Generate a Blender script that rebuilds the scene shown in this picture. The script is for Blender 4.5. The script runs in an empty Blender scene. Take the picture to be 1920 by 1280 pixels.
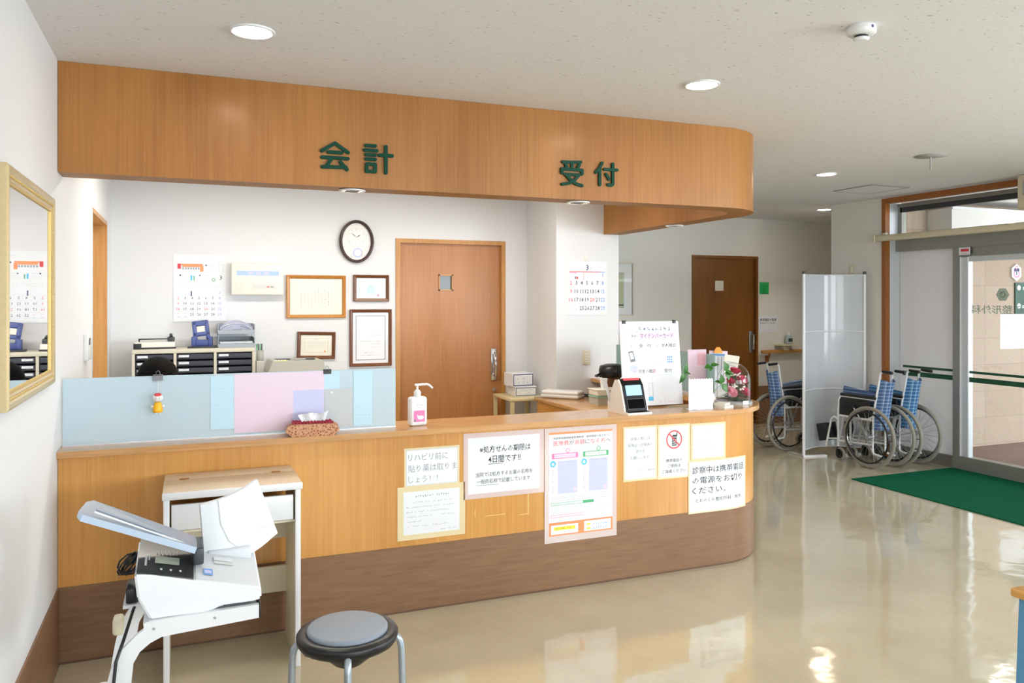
import bpy, bmesh, math, random
from mathutils import Matrix, Vector
R = math.radians
random.seed(7)
SC = bpy.context.scene
COL = SC.collection
I4 = Matrix.Identity(4)

# ------------------------------------------------------------------ materials
def lin(c):
    if isinstance(c, str):
        c = tuple(int(c[i:i + 2], 16) / 255 for i in (0, 2, 4))
    return tuple((x / 12.92 if x <= .04045 else ((x + .055) / 1.055) ** 2.4) for x in c) + (1,)

def newmat(name):
    m = bpy.data.materials.new(name); m.use_nodes = True
    nt = m.node_tree; b = nt.nodes['Principled BSDF']
    return m, nt, b

def N(nt, t, **kw):
    n = nt.nodes.new(t)
    for k, v in kw.items():
        if k in n.inputs: n.inputs[k].default_value = v
        else: setattr(n, k, v)
    return n

def ramp(nt, stops):
    r = nt.nodes.new('ShaderNodeValToRGB'); e = r.color_ramp.elements
    while len(e) < len(stops): e.new(.5)
    for i, (p, c) in enumerate(stops):
        e[i].position = p; e[i].color = lin(c)
    return r

def coords(nt, scale=(1, 1, 1), kind='Object', rot=(0, 0, 0)):
    t = nt.nodes.new('ShaderNodeTexCoord'); mp = nt.nodes.new('ShaderNodeMapping')
    mp.inputs['Scale'].default_value = scale; mp.inputs['Rotation'].default_value = rot
    nt.links.new(t.outputs[kind], mp.inputs['Vector'])
    return mp.outputs['Vector']

def pmat(name, col, rough=.5, metal=0, spec=.5, var=.04, vs=30, coat=0, bump=0, bs=200, trans=0, sub=0):
    m, nt, b = newmat(name)
    b.inputs['Roughness'].default_value = rough; b.inputs['Metallic'].default_value = metal
    b.inputs['Specular IOR Level'].default_value = spec
    b.inputs['Coat Weight'].default_value = coat
    if trans: b.inputs['Transmission Weight'].default_value = trans
    v = coords(nt)
    n = N(nt, 'ShaderNodeTexNoise', Scale=vs, Detail=3); nt.links.new(v, n.inputs['Vector'])
    c = lin(col)
    mx = N(nt, 'ShaderNodeMix'); mx.data_type = 'RGBA'
    mx.inputs[6].default_value = tuple(max(0, x * (1 - var)) for x in c[:3]) + (1,)
    mx.inputs[7].default_value = tuple(min(1, x * (1 + var)) for x in c[:3]) + (1,)
    nt.links.new(n.outputs['Fac'], mx.inputs[0]); nt.links.new(mx.outputs[2], b.inputs['Base Color'])
    if bump:
        n2 = N(nt, 'ShaderNodeTexNoise', Scale=bs, Detail=2); nt.links.new(v, n2.inputs['Vector'])
        bp = N(nt, 'ShaderNodeBump', Strength=bump, Distance=.002)
        nt.links.new(n2.outputs['Fac'], bp.inputs['Height']); nt.links.new(bp.outputs['Normal'], b.inputs['Normal'])
    return m

def wood(name, c1, c2, scale=(60, 60, 2.5), rough=.35, coat=.15, patch=.5, c3=None, spec=.4):
    m, nt, b = newmat(name)
    v = coords(nt, scale)
    n = N(nt, 'ShaderNodeTexNoise', Scale=1, Detail=5, Roughness=.6, Distortion=.3); nt.links.new(v, n.inputs['Vector'])
    r = ramp(nt, [(.3, c1), (.7, c2)]); nt.links.new(n.outputs['Fac'], r.inputs['Fac'])
    v2 = coords(nt, tuple(max(.6, s * .03) for s in scale))
    n2 = N(nt, 'ShaderNodeTexNoise', Scale=1, Detail=2); nt.links.new(v2, n2.inputs['Vector'])
    r2 = ramp(nt, [(.35, c3 or c1), (.65, c2)]); nt.links.new(n2.outputs['Fac'], r2.inputs['Fac'])
    mx = N(nt, 'ShaderNodeMix'); mx.data_type = 'RGBA'; mx.inputs[0].default_value = patch
    nt.links.new(r.outputs[0], mx.inputs[6]); nt.links.new(r2.outputs[0], mx.inputs[7])
    nt.links.new(mx.outputs[2], b.inputs['Base Color'])
    b.inputs['Roughness'].default_value = rough; b.inputs['Coat Weight'].default_value = coat
    b.inputs['Specular IOR Level'].default_value = spec
    b.inputs['Coat Roughness'].default_value = .15
    bp = N(nt, 'ShaderNodeBump', Strength=.06, Distance=.001); nt.links.new(n.outputs['Fac'], bp.inputs['Height'])
    nt.links.new(bp.outputs['Normal'], b.inputs['Normal'])
    return m

def emis(name, col, s):
    m, nt, b = newmat(name)
    b.inputs['Base Color'].default_value = lin(col)
    b.inputs['Emission Color'].default_value = lin(col); b.inputs['Emission Strength'].default_value = s
    return m

def schlick(nt, k=1.0):                                     # the same mirror share seen from either side of a pane
    lw = N(nt, 'ShaderNodeLayerWeight'); lw.inputs['Blend'].default_value = .5
    pw = N(nt, 'ShaderNodeMath', operation='POWER'); pw.inputs[1].default_value = 5; nt.links.new(lw.outputs['Facing'], pw.inputs[0])
    ma = N(nt, 'ShaderNodeMath', operation='MULTIPLY_ADD'); ma.inputs[1].default_value = .95 * k; ma.inputs[2].default_value = .04 * k
    nt.links.new(pw.outputs[0], ma.inputs[0]); return ma.outputs[0]

def clearglass(name, tint=(1, 1, 1), refl=1.0):
    m, nt, b = newmat(name); out = nt.nodes['Material Output']
    tr = N(nt, 'ShaderNodeBsdfTransparent'); tr.inputs[0].default_value = tint + (1,)
    gl = N(nt, 'ShaderNodeBsdfGlossy', Roughness=.01)
    mx = N(nt, 'ShaderNodeMixShader'); nt.links.new(schlick(nt, refl), mx.inputs[0])
    nt.links.new(tr.outputs[0], mx.inputs[1]); nt.links.new(gl.outputs[0], mx.inputs[2])
    nt.links.new(mx.outputs[0], out.inputs['Surface'])
    return m

def frosted(name, col, see=.3, back=.5):
    m, nt, b = newmat(name); out = nt.nodes['Material Output']
    d = N(nt, 'ShaderNodeBsdfDiffuse'); d.inputs[0].default_value = lin(col)
    t = N(nt, 'ShaderNodeBsdfTranslucent'); t.inputs[0].default_value = lin(col)
    tr = N(nt, 'ShaderNodeBsdfTransparent'); tr.inputs[0].default_value = lin(col)
    g = N(nt, 'ShaderNodeBsdfGlossy', Roughness=.08)
    n = N(nt, 'ShaderNodeTexNoise', Scale=3, Detail=1); nt.links.new(coords(nt), n.inputs['Vector'])
    mr = N(nt, 'ShaderNodeMapRange'); mr.inputs['To Min'].default_value = see * .85; mr.inputs['To Max'].default_value = see * 1.15
    nt.links.new(n.outputs['Fac'], mr.inputs['Value'])
    a = N(nt, 'ShaderNodeMixShader', Fac=back); nt.links.new(d.outputs[0], a.inputs[1]); nt.links.new(t.outputs[0], a.inputs[2])
    c = N(nt, 'ShaderNodeMixShader'); nt.links.new(mr.outputs[0], c.inputs[0])
    nt.links.new(a.outputs[0], c.inputs[1]); nt.links.new(tr.outputs[0], c.inputs[2])
    e = N(nt, 'ShaderNodeMixShader'); nt.links.new(schlick(nt, .8), e.inputs[0])
    nt.links.new(c.outputs[0], e.inputs[1]); nt.links.new(g.outputs[0], e.inputs[2])
    nt.links.new(e.outputs[0], out.inputs['Surface'])
    return m

def plaid(name, base, light, dark, ax=(1, 2), period=.034):
    m, nt, b = newmat(name)
    t = nt.nodes.new('ShaderNodeTexCoord'); sp = N(nt, 'ShaderNodeSeparateXYZ'); nt.links.new(t.outputs['Object'], sp.inputs[0])
    def band(axis, per, lo, off=0):
        a = N(nt, 'ShaderNodeMath', operation='ADD'); a.inputs[1].default_value = off + 10 * per; nt.links.new(sp.outputs[axis], a.inputs[0])
        d = N(nt, 'ShaderNodeMath', operation='DIVIDE'); d.inputs[1].default_value = per; nt.links.new(a.outputs[0], d.inputs[0])
        f = N(nt, 'ShaderNodeMath', operation='FRACT'); nt.links.new(d.outputs[0], f.inputs[0])
        g = N(nt, 'ShaderNodeMath', operation='LESS_THAN'); g.inputs[1].default_value = lo; nt.links.new(f.outputs[0], g.inputs[0])
        return g.outputs[0]
    cur = None
    def mixc(prev, fac, col, k):
        mx = N(nt, 'ShaderNodeMix'); mx.data_type = 'RGBA'
        mu = N(nt, 'ShaderNodeMath', operation='MULTIPLY'); mu.inputs[1].default_value = k; nt.links.new(fac, mu.inputs[0])
        nt.links.new(mu.outputs[0], mx.inputs[0])
        if prev is None: mx.inputs[6].default_value = lin(base)
        else: nt.links.new(prev, mx.inputs[6])
        mx.inputs[7].default_value = lin(col)
        return mx.outputs[2]
    cur = mixc(cur, band(ax[0], period, .45), dark, .55)
    cur = mixc(cur, band(ax[1], period, .45), dark, .55)
    cur = mixc(cur, band(ax[0], period, .12, .014), light, .5)
    cur = mixc(cur, band(ax[1], period, .12, .014), light, .5)
    nt.links.new(cur, b.inputs['Base Color']); b.inputs['Roughness'].default_value = .8
    return m

# ------------------------------------------------------------------ mesh builder
class B:
    def __init__(s):
        s.v = []; s.f = []; s.fm = []; s.fs = []; s.m = []; s.T = I4.copy()
    def add(s, vs, fs, mat, smooth=False):
        o = len(s.v); T = s.T
        s.v += [tuple(T @ Vector(p)) for p in vs]
        if mat not in s.m: s.m.append(mat)
        i = s.m.index(mat); flip = T.determinant() < 0
        for f in fs:
            f = [k + o for k in f]
            s.f.append(f[::-1] if flip else f); s.fm.append(i); s.fs.append(smooth)
        return s
    def box(s, x0, x1, y0, y1, z0, z1, mat, bev=0, seg=2):
        x0, x1 = sorted((x0, x1)); y0, y1 = sorted((y0, y1)); z0, z1 = sorted((z0, z1))
        if not bev:
            v = [(x, y, z) for z in (z0, z1) for y in (y0, y1) for x in (x0, x1)]
            return s.add(v, [(0, 2, 3, 1), (4, 5, 7, 6), (0, 1, 5, 4), (2, 6, 7, 3), (0, 4, 6, 2), (1, 3, 7, 5)], mat)
        bm = bmesh.new(); bmesh.ops.create_cube(bm, size=1)
        for q in bm.verts:
            q.co = Vector(((x0 + x1) / 2 + q.co.x * (x1 - x0), (y0 + y1) / 2 + q.co.y * (y1 - y0), (z0 + z1) / 2 + q.co.z * (z1 - z0)))
        bev = min(bev, .49 * min(x1 - x0, y1 - y0, z1 - z0))
        bmesh.ops.bevel(bm, geom=bm.edges[:], offset=bev, segments=seg, affect='EDGES', profile=.5)
        return s.addbm(bm, mat, seg > 1)
    def addbm(s, bm, mat, smooth=False):
        bm.verts.index_update()
        s.add([v.co[:] for v in bm.verts], [[v.index for v in f.verts] for f in bm.faces], mat, smooth); bm.free(); return s
    def prism(s, poly, z0, z1, mat, smooth=False):
        n = len(poly)
        a = sum(poly[i][0] * poly[(i + 1) % n][1] - poly[(i + 1) % n][0] * poly[i][1] for i in range(n))
        if a < 0: poly = poly[::-1]
        if z0 > z1: z0, z1 = z1, z0
        s.add([(x, y, z0) for x, y in poly] + [(x, y, z1) for x, y in poly], [tuple(range(n))[::-1], tuple(range(n, 2 * n))], mat)
        s.add([(x, y, z0) for x, y in poly] + [(x, y, z1) for x, y in poly], [(i, (i + 1) % n, n + (i + 1) % n, n + i) for i in range(n)], mat, smooth)
        return s
    def prism_y(s, poly, y0, y1, mat, smooth=False):       # poly in (x, z), extruded along y
        T = s.T; s.T = T @ Matrix(((1, 0, 0, 0), (0, 0, 1, 0), (0, 1, 0, 0), (0, 0, 0, 1)))
        s.prism(poly, y0, y1, mat, smooth); s.T = T; return s
    def tube(s, pts, r, mat, n=10, closed=False, caps=True, flat=1.0):
        P = [Vector(p) for p in pts]; k = len(P); rs = r if isinstance(r, (list, tuple)) else [r] * k
        vs = []; u = None
        for i in range(k):
            a = P[i - 1] if (i or closed) else P[i]; c = P[(i + 1) % k] if (i < k - 1 or closed) else P[i]
            t = (c - a).normalized()
            if u is None:
                u = t.orthogonal().normalized()
                if abs(t.z) < .9: u = Vector((0, 0, 1)).cross(t).normalized()
            else:
                u = (u - t * u.dot(t)).normalized()
            w = t.cross(u)
            vs += [P[i] + rs[i] * (math.cos(2 * math.pi * j / n) * u + flat * math.sin(2 * math.pi * j / n) * w) for j in range(n)]
        fs = [(i * n + j, i * n + (j + 1) % n, ((i + 1) % k) * n + (j + 1) % n, ((i + 1) % k) * n + j) for i in range(k if closed else k - 1) for j in range(n)]
        s.add(vs, fs, mat, True)
        if caps and not closed:
            s.add(vs[:n], [tuple(range(n))[::-1]], mat); s.add(vs[-n:], [tuple(range(n))], mat)
        return s
    def cyl(s, p0, p1, r, mat, r2=None, n=20):
        return s.tube([p0, p1], [r, r if r2 is None else r2], mat, n)
    def lathe(s, prof, mat, n=32, c=(0, 0, 0), sx=1, sy=1):
        vs = [(c[0] + r * sx * math.cos(2 * math.pi * j / n), c[1] + r * sy * math.sin(2 * math.pi * j / n), c[2] + z) for r, z in prof for j in range(n)]
        k = len(prof)
        s.add(vs, [(i * n + j, i * n + (j + 1) % n, (i + 1) * n + (j + 1) % n, (i + 1) * n + j) for i in range(k - 1) for j in range(n)], mat, True)
        if prof[0][0] > 1e-5: s.add(vs[:n], [tuple(range(n))[::-1]], mat)
        if prof[-1][0] > 1e-5: s.add(vs[-n:], [tuple(range(n))], mat)
        return s
    def torus(s, c, R0, r, mat, axis='z', n=40, m=8, sx=1, sy=1):
        pts = []
        for i in range(n):
            a = 2 * math.pi * i / n; x, y = R0 * sx * math.cos(a), R0 * sy * math.sin(a)
            pts.append({'z': (c[0] + x, c[1] + y, c[2]), 'y': (c[0] + x, c[1], c[2] + y), 'x': (c[0], c[1] + x, c[2] + y)}[axis])
        return s.tube(pts, r, mat, m, closed=True)
    def ball(s, c, r, mat, sx=1, sy=1, sz=1, n=20, k=12):
        prof = [(r * math.sin(math.pi * i / k), -r * sz * math.cos(math.pi * i / k)) for i in range(k + 1)]
        prof[0] = (1e-6, prof[0][1]); prof[-1] = (1e-6, prof[-1][1])
        return s.lathe(prof, mat, n, c, sx, sy)
    def quad(s, u0, u1, v0, v1, w, mat):                    # flat mark in the local xy plane
        return s.add([(u0, v0, w), (u1, v0, w), (u1, v1, w), (u0, v1, w)], [(0, 1, 2, 3)], mat)
    def rect(s, u0, u1, v0, v1, w, th, mat):
        return s.quad(u0, u1, v0, v0 + th, w, mat).quad(u0, u1, v1 - th, v1, w, mat).quad(u0, u0 + th, v0 + th, v1 - th, w, mat).quad(u1 - th, u1, v0 + th, v1 - th, w, mat)
    def disc(s, u, v, w, r, mat, r0=0, n=28, sx=1):
        if r0 == 0:
            return s.add([(u + r * sx * math.cos(2 * math.pi * i / n), v + r * math.sin(2 * math.pi * i / n), w) for i in range(n)], [tuple(range(n))], mat)
        vs = [(u + q * sx * math.cos(2 * math.pi * i / n), v + q * math.sin(2 * math.pi * i / n), w) for q in (r0, r) for i in range(n)]
        return s.add(vs, [(i, n + i, n + (i + 1) % n, (i + 1) % n) for i in range(n)], mat)
    def txt(s, body, u, v, h, w, mat, width=None, align='c', bold=0, depth=0, mirror=False, res=1, rnd=0):
        """lettering: u, v the anchor (v = middle of the line), h the em height, w the height above the local xy plane"""
        c = bpy.data.curves.new('lettering', 'FONT'); c.body = body; c.size = h; c.offset = bold * h; c.extrude = depth / 2
        c.resolution_u = res
        if rnd: c.bevel_depth = rnd; c.bevel_resolution = 1
        o = bpy.data.objects.new('lettering', c); m = o.to_mesh()
        if len(m.vertices):
            xs = [q.co.x for q in m.vertices]; x0, x1 = min(xs), max(xs)
            k = (width / (x1 - x0)) if width else 1
            off = {'l': 0, 'c': .5, 'r': 1}[align]
            vs = []
            for q in m.vertices:
                x = (q.co.x - x0) * k - off * (x1 - x0) * k
                if mirror: x = -x
                vs.append((u + x, v + q.co.y - .38 * h, w + q.co.z + depth / 2))
            fs = [tuple(p.vertices)[::-1] if mirror else tuple(p.vertices) for p in m.polygons]
            s.add(vs, fs, mat)
        o.to_mesh_clear(); bpy.data.objects.remove(o); bpy.data.curves.remove(c)
        return s
    def dashes(s, u0, u1, v, h, w, mat, cell=None, fill=.8, vert=False):
        """a line of lettering too small to read: a row of small broken marks"""
        cell = cell or h * 1.05; k = max(1, int(abs(u1 - u0) / cell))
        for i in range(k):
            if random.random() > fill: continue
            a = u0 + i * cell; marks = []
            for _ in range(random.choice((3, 4, 4, 5))):
                x0, y0 = random.uniform(0, .5), random.uniform(0, .75)
                marks.append((x0, x0 + random.uniform(.22, .45), y0, y0 + .13) if random.random() < .62 else (x0, x0 + .12, y0 * .6, y0 * .6 + random.uniform(.25, .5)))
            for q, (x0, x1, y0, y1) in enumerate(marks):
                wq = w + 2.5e-5 * q
                if vert: s.quad(v - h / 2 + x0 * h, v - h / 2 + x1 * h, a + y0 * h, a + y1 * h, wq, mat)
                else: s.quad(a + x0 * h, a + x1 * h, v - h / 2 + y0 * h, v - h / 2 + y1 * h, wq, mat)
        return s
    def obj(s, name, M=None, parent=None):
        me = bpy.data.meshes.new(name); me.from_pydata(s.v, [], s.f)
        for m in s.m: me.materials.append(m)
        me.polygons.foreach_set('material_index', s.fm); me.polygons.foreach_set('use_smooth', s.fs); me.update()
        o = bpy.data.objects.new(name, me); COL.objects.link(o)
        if parent: o.parent = parent
        if M is not None: o.matrix_basis = M
        return o

def FR(x, y, z, deg=0):                                     # local x right, y up, z out of the wall (deg 0: wall seen from the south)
    a = R(deg); u = Vector((math.cos(a), math.sin(a), 0)); v = Vector((0, 0, 1)); w = u.cross(v)
    return Matrix(((u.x, v.x, w.x, x), (u.y, v.y, w.y, y), (u.z, v.z, w.z, z), (0, 0, 0, 1)))
def TR(x, y, z, deg=0): return Matrix.Translation((x, y, z)) @ Matrix.Rotation(R(deg), 4, 'Z')

def tag(o, label, cat, group=None):
    o['label'] = label; o['category'] = cat
    if group: o['group'] = group
    return o
def thing(name, label, cat, M, group=None):
    o = bpy.data.objects.new(name, None); COL.objects.link(o); o.empty_display_size = .05; o.matrix_basis = M
    return tag(o, label, cat, group)
def part(b, name, parent, label=None, M=None):
    o = b.obj(name, M, parent)
    if label: o['label'] = label
    return o
def solo(b, name, label, cat, M=I4, group=None): return tag(b.obj(name, M), label, cat, group)
def struct(b, name, M=I4, parent=None):
    o = b.obj(name, M, parent)
    if not parent: o['kind'] = 'structure'
    return o
def kids(o): return [c for c in COL.objects if c.parent == o]
def dup(root, M, label, group=None, dz=0):
    r = root.copy(); COL.objects.link(r); r.matrix_basis = M; r['label'] = label
    if group: r['group'] = group
    for ch in kids(root):
        c = ch.copy(); COL.objects.link(c); c.parent = r
        for g in kids(ch):
            d = g.copy(); COL.objects.link(d); d.parent = c
    return r

# ------------------------------------------------------------------ palette
m_wall = pmat('white vinyl wallpaper', 'dfe1e4', .7, var=.012, vs=60, bump=.12, bs=260)
m_wall_c = pmat('corridor wallpaper', 'e2e0da', .7, var=.012, vs=60, bump=.12, bs=260)
m_brown = wood('brown laminate', '7a5a41', '927054', (6, 6, 60), .4, 0, .35)
m_soffit = wood('fascia veneer', '945f24', 'b07a3e', (90, 90, 2), .4, .1, .45, '8c5820')
m_panel = wood('counter veneer', 'c08338', 'd9a25a', (90, 90, 2), .32, .2, .45, 'b57a35')
m_top = wood('countertop wood', 'a9763f', 'd2a36c', (3, 70, 70), .22, .35, .4, 'b88a5a')
m_door = wood('door veneer', 'a8703f', 'c18a5a', (110, 110, 2.2), .4, .1, .4, 'a06a3a')
m_door2 = wood('dark door veneer', '6e400f', '8a571f', (110, 110, 2.2), .4, .1, .4)
m_frame = wood('door frame wood', 'b0783a', 'cb9654', (50, 50, 3), .35, .15, .3)
m_frame2 = wood('entrance trim wood', '8a4f1a', 'a3662c', (50, 50, 3), .35, .15, .3)
m_white = pmat('white plastic', 'e4e5e5', .35, var=.01)
m_whitem = pmat('white enamel', 'e4e6e8', .3, var=.01, coat=.2)
m_cream = pmat('cream plastic', 'e9e5d8', .4, var=.015)
m_cream2 = pmat('beige plastic', 'd8cfb4', .45, var=.02)
m_paper = pmat('white paper', 'e6e9ee', .6, var=.008)
m_paperc = pmat('cream paper', 'e8e5d8', .6, var=.01)
m_black = pmat('black plastic', '141416', .35, var=.05)
m_rubber = pmat('grey rubber', '8e8b80', .7, var=.05)
m_dgrey = pmat('dark grey plastic', '3a3d42', .4, var=.05)
m_grey = pmat('grey plastic', 'a6a6a2', .4, var=.03)
m_lgrey = pmat('light grey plastic', 'd2d2ce', .4, var=.02)
m_steel = pmat('brushed steel', 'b9bcc0', .28, metal=1, var=.03)
m_dsteel = pmat('dull steel', '77797c', .35, metal=.8, var=.03)
m_chrome = pmat('chrome', 'd8d8da', .1, metal=1, var=.01)
m_alu = pmat('grey aluminium', '9a9a94', .4, metal=.6, var=.02)
m_aluw = pmat('pale aluminium', 'd4d9de', .35, metal=.35, var=.02)
m_ink = pmat('black ink', '20242e', .7, var=.02)
m_inkg = pmat('grey ink', '7b828d', .7, var=.02)
m_inkl = pmat('pale grey ink', 'a4abb5', .7, var=.02)
m_red = pmat('red ink', 'd8434a', .6, var=.02)
m_pink = pmat('pink ink', 'f07fb4', .6, var=.02)
m_pinkp = pmat('pale pink paper', 'e8cfe0', .55, var=.01)
m_blue = pmat('blue ink', '6fa0dc', .6, var=.02)
m_lav = pmat('lavender ink', 'c6caec', .6, var=.01)
m_gink = pmat('green ink', '57b07c', .6, var=.02)
m_cyan = pmat('cyan ink', '54bfe8', .6, var=.02)
m_orange = pmat('orange ink', 'f29a66', .6, var=.02)
m_yellow = pmat('yellow ink', 'f3e24c', .6, var=.02)
m_navy = pmat('navy ink', '3a3f72', .6, var=.02)
m_purple = pmat('purple ink', '8a4c9c', .6, var=.02)
m_dgreen = pmat('dark green plastic', '0d4a3a', .4, var=.04)
m_glass = clearglass('clear glass', (1, 1, 1), .6)
m_glassd = clearglass('door glass', (.97, .985, .98), .8)
m_mirror = pmat('mirror silver', 'f0f0f0', .01, metal=1, var=0)
m_tape = frosted('clear tape pale pink', 'f4e2de', .3, 0)
m_tapey = frosted('yellowed tape', 'f4e6bc', .2, 0)
m_sleeve = frosted('clear sleeve', 'f6e9e6', .35, 0)
m_plaid = plaid('blue plaid fabric', '5f82b0', 'ccd6e2', '2c4878')
m_plaid2 = plaid('turquoise plaid fabric', '4f8dbb', 'd2e0e8', '23528a')
m_lamp = emis('lamp diffuser', 'fffaf0', 14)
m_lampd = emis('dim lamp glass', 'fff6ea', .6)
# ------------------------------------------------------------------ setting
def floor_mat():
    m, nt, b = newmat('waxed beige vinyl')
    v = coords(nt, (1, 1, 1))
    n = N(nt, 'ShaderNodeTexNoise', Scale=1.3, Detail=4, Roughness=.6); nt.links.new(v, n.inputs['Vector'])
    r = ramp(nt, [(.3, 'c3b89c'), (.7, 'd3c9af')]); nt.links.new(n.outputs['Fac'], r.inputs['Fac'])
    n3 = N(nt, 'ShaderNodeTexNoise', Scale=55, Detail=2); nt.links.new(v, n3.inputs['Vector'])
    mx = N(nt, 'ShaderNodeMix'); mx.data_type = 'RGBA'; mx.blend_type = 'MULTIPLY'; mx.inputs[0].default_value = .14
    nt.links.new(r.outputs[0], mx.inputs[6]); nt.links.new(n3.outputs['Color'], mx.inputs[7])
    nt.links.new(mx.outputs[2], b.inputs['Base Color'])
    b.inputs['Roughness'].default_value = .09; b.inputs['Specular IOR Level'].default_value = .6
    b.inputs['Coat Weight'].default_value = .5; b.inputs['Coat Roughness'].default_value = .03
    n2 = N(nt, 'ShaderNodeTexNoise', Scale=5, Detail=2); nt.links.new(v, n2.inputs['Vector'])
    bp = N(nt, 'ShaderNodeBump', Strength=.2, Distance=.012); nt.links.new(n2.outputs['Fac'], bp.inputs['Height'])
    nt.links.new(bp.outputs['Normal'], b.inputs['Normal']); nt.links.new(bp.outputs['Normal'], b.inputs['Coat Normal'])
    return m
def ceil_mat():
    m, nt, b = newmat('rock wool ceiling board')
    v = coords(nt, (1, 2.2, 1), rot=(0, 0, .4))
    n = N(nt, 'ShaderNodeTexNoise', Scale=34, Detail=3, Roughness=.6); nt.links.new(v, n.inputs['Vector'])
    r = ramp(nt, [(.27, '9a978f'), (.36, 'dfdfdf')]); nt.links.new(n.outputs['Fac'], r.inputs['Fac'])
    nt.links.new(r.outputs[0], b.inputs['Base Color']); b.inputs['Roughness'].default_value = .9
    bp = N(nt, 'ShaderNodeBump', Strength=.35, Distance=.003); nt.links.new(n.outputs['Fac'], bp.inputs['Height'])
    nt.links.new(bp.outputs['Normal'], b.inputs['Normal'])
    return m
def tile_mat(name, c1, c2, mortar, sx, sy, plane='xz'):
    m, nt, b = newmat(name)
    t = nt.nodes.new('ShaderNodeTexCoord'); sp = N(nt, 'ShaderNodeSeparateXYZ'); nt.links.new(t.outputs['Object'], sp.inputs[0])
    cb = N(nt, 'ShaderNodeCombineXYZ'); nt.links.new(sp.outputs[0], cb.inputs[0]); nt.links.new(sp.outputs[2 if plane == 'xz' else 1], cb.inputs[1])
    br = N(nt, 'ShaderNodeTexBrick', Scale=1, **{'Brick Width': sx, 'Row Height': sy, 'Mortar Size': .004}); br.offset = 0
    nt.links.new(cb.outputs[0], br.inputs['Vector']); br.inputs['Color1'].default_value = lin(c1); br.inputs['Color2'].default_value = lin(c2); br.inputs['Mortar'].default_value = lin(mortar)
    n = N(nt, 'ShaderNodeTexNoise', Scale=70, Detail=3); nt.links.new(t.outputs['Object'], n.inputs['Vector'])
    mx = N(nt, 'ShaderNodeMix'); mx.data_type = 'RGBA'; mx.blend_type = 'MULTIPLY'; mx.inputs[0].default_value = .45
    nt.links.new(br.outputs['Color'], mx.inputs[6]); nt.links.new(n.outputs['Color'], mx.inputs[7])
    nt.links.new(mx.outputs[2], b.inputs['Base Color']); b.inputs['Roughness'].default_value = .8
    return m
m_floor = floor_mat(); m_ceil = ceil_mat()
m_ptile = tile_mat('rough beige stone tile', 'c3ad98', 'cdb8a4', 'b5a28f', .6, .3)
m_pfloor = tile_mat('porch paving', '8f7468', '9c8074', '7d665b', .3, .3, 'xy')

struct(B().box(-.75, 7.0, -4.1, 8.7, -.1, 0, m_floor).box(7.0, 9.7, 6.9, 8.7, -.1, 0, m_floor), 'floor')
struct(B().box(-.75, 9.7, -4.1, 8.7, 2.7, 2.82, m_ceil), 'ceiling')
# left wall with the doorway behind the counter
XL = -.534
b = B(); x0 = XL - .14
b.box(x0, XL, -4.1, 5.447, 0, 2.7, m_wall).box(x0, XL, 6.423, 6.77, 0, 2.7, m_wall).box(x0, XL, 5.447, 6.423, 2.19, 2.7, m_wall)
struct(b, 'wall_left')
struct(B().box(XL, XL + .008, -4, 4.055, 0, .345, m_brown), 'baseboard_left')
b = B().box(x0 - .02, XL + .004, 6.395, 6.428, 0, 2.19, m_frame).box(x0 - .02, XL + .006, 5.47, 6.4, 2.165, 2.195, m_frame).box(x0 - .02, XL - .02, 5.445, 5.47, 0, 2.19, m_frame)
d = struct(b, 'door_1')
part(B().box(XL - .02, XL + .004, 5.445, 5.472, 0, 2.2, m_aluw), 'edge_strip', d, 'pale metal edge strip of the doorway')
struct(B().box(x0 - 1.2, x0 - 1.1, 4.6, 6.9, 0, 2.7, m_wall_c), 'wall_side_room')
# back wall of the office
YB = 6.77
b = B(); b.box(x0, 1.70, YB, YB + .12, 0, 2.7, m_wall).box(2.67, 2.915, YB, YB + .12, 0, 2.7, m_wall).box(1.70, 2.67, YB, YB + .12, 2.14, 2.7, m_wall)
struct(b, 'wall_back')
b = B().box(1.676, 1.715, YB - .012, YB + .1, 0, 2.167, m_frame).box(2.657, 2.696, YB - .012, YB + .1, 0, 2.167, m_frame).box(1.715, 2.657, YB - .012, YB + .1, 2.13, 2.167, m_frame)
d = struct(b, 'door_2')
dp = B()
dp.box(1.715, 2.071, YB + .03, YB + .07, .01, 2.13, m_door).box(2.205, 2.657, YB + .03, YB + .07, .01, 2.13, m_door)
dp.box(2.071, 2.205, YB + .03, YB + .07, .01, 1.715, m_door).box(2.071, 2.205, YB + .03, YB + .07, 1.86, 2.13, m_door)
part(dp, 'door_panel', d)
part(B().box(2.071, 2.083, YB + .022, YB + .05, 1.715, 1.86, m_frame).box(2.193, 2.205, YB + .022, YB + .05, 1.715, 1.86, m_frame).box(2.071, 2.205, YB + .022, YB + .05, 1.848, 1.86, m_frame).box(2.071, 2.205, YB + .022, YB + .05, 1.715, 1.727, m_frame), 'window_bead', d)
part(B().box(2.083, 2.193, YB + .045, YB + .052, 1.727, 1.848, frosted('grey patterned glass', '8e979c', .3)), 'window_pane', d, 'small frosted pane')
h = B(); h.box(2.565, 2.62, YB + .012, YB + .032, .9, 1.195, m_chrome, .008)
h.tube([(2.592, YB + .03, .95), (2.592, YB - .03, .95), (2.592, YB - .03, 1.15), (2.592, YB + .03, 1.15)], .012, m_chrome, 12)
part(h, 'handle', d, 'chrome pull handle')
part(B().cyl((2.597, YB + .032, .818), (2.597, YB + .018, .818), .018, m_chrome), 'lock', d)
# pillar and the wall that divides office and corridor
struct(B().box(2.91, 3.515, 6.13, 6.89, 0, 2.7, m_wall), 'wall_pillar')
struct(B().box(3.395, 3.515, 6.89, 8.5, 0, 2.7, m_wall), 'wall_corridor_left')
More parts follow.
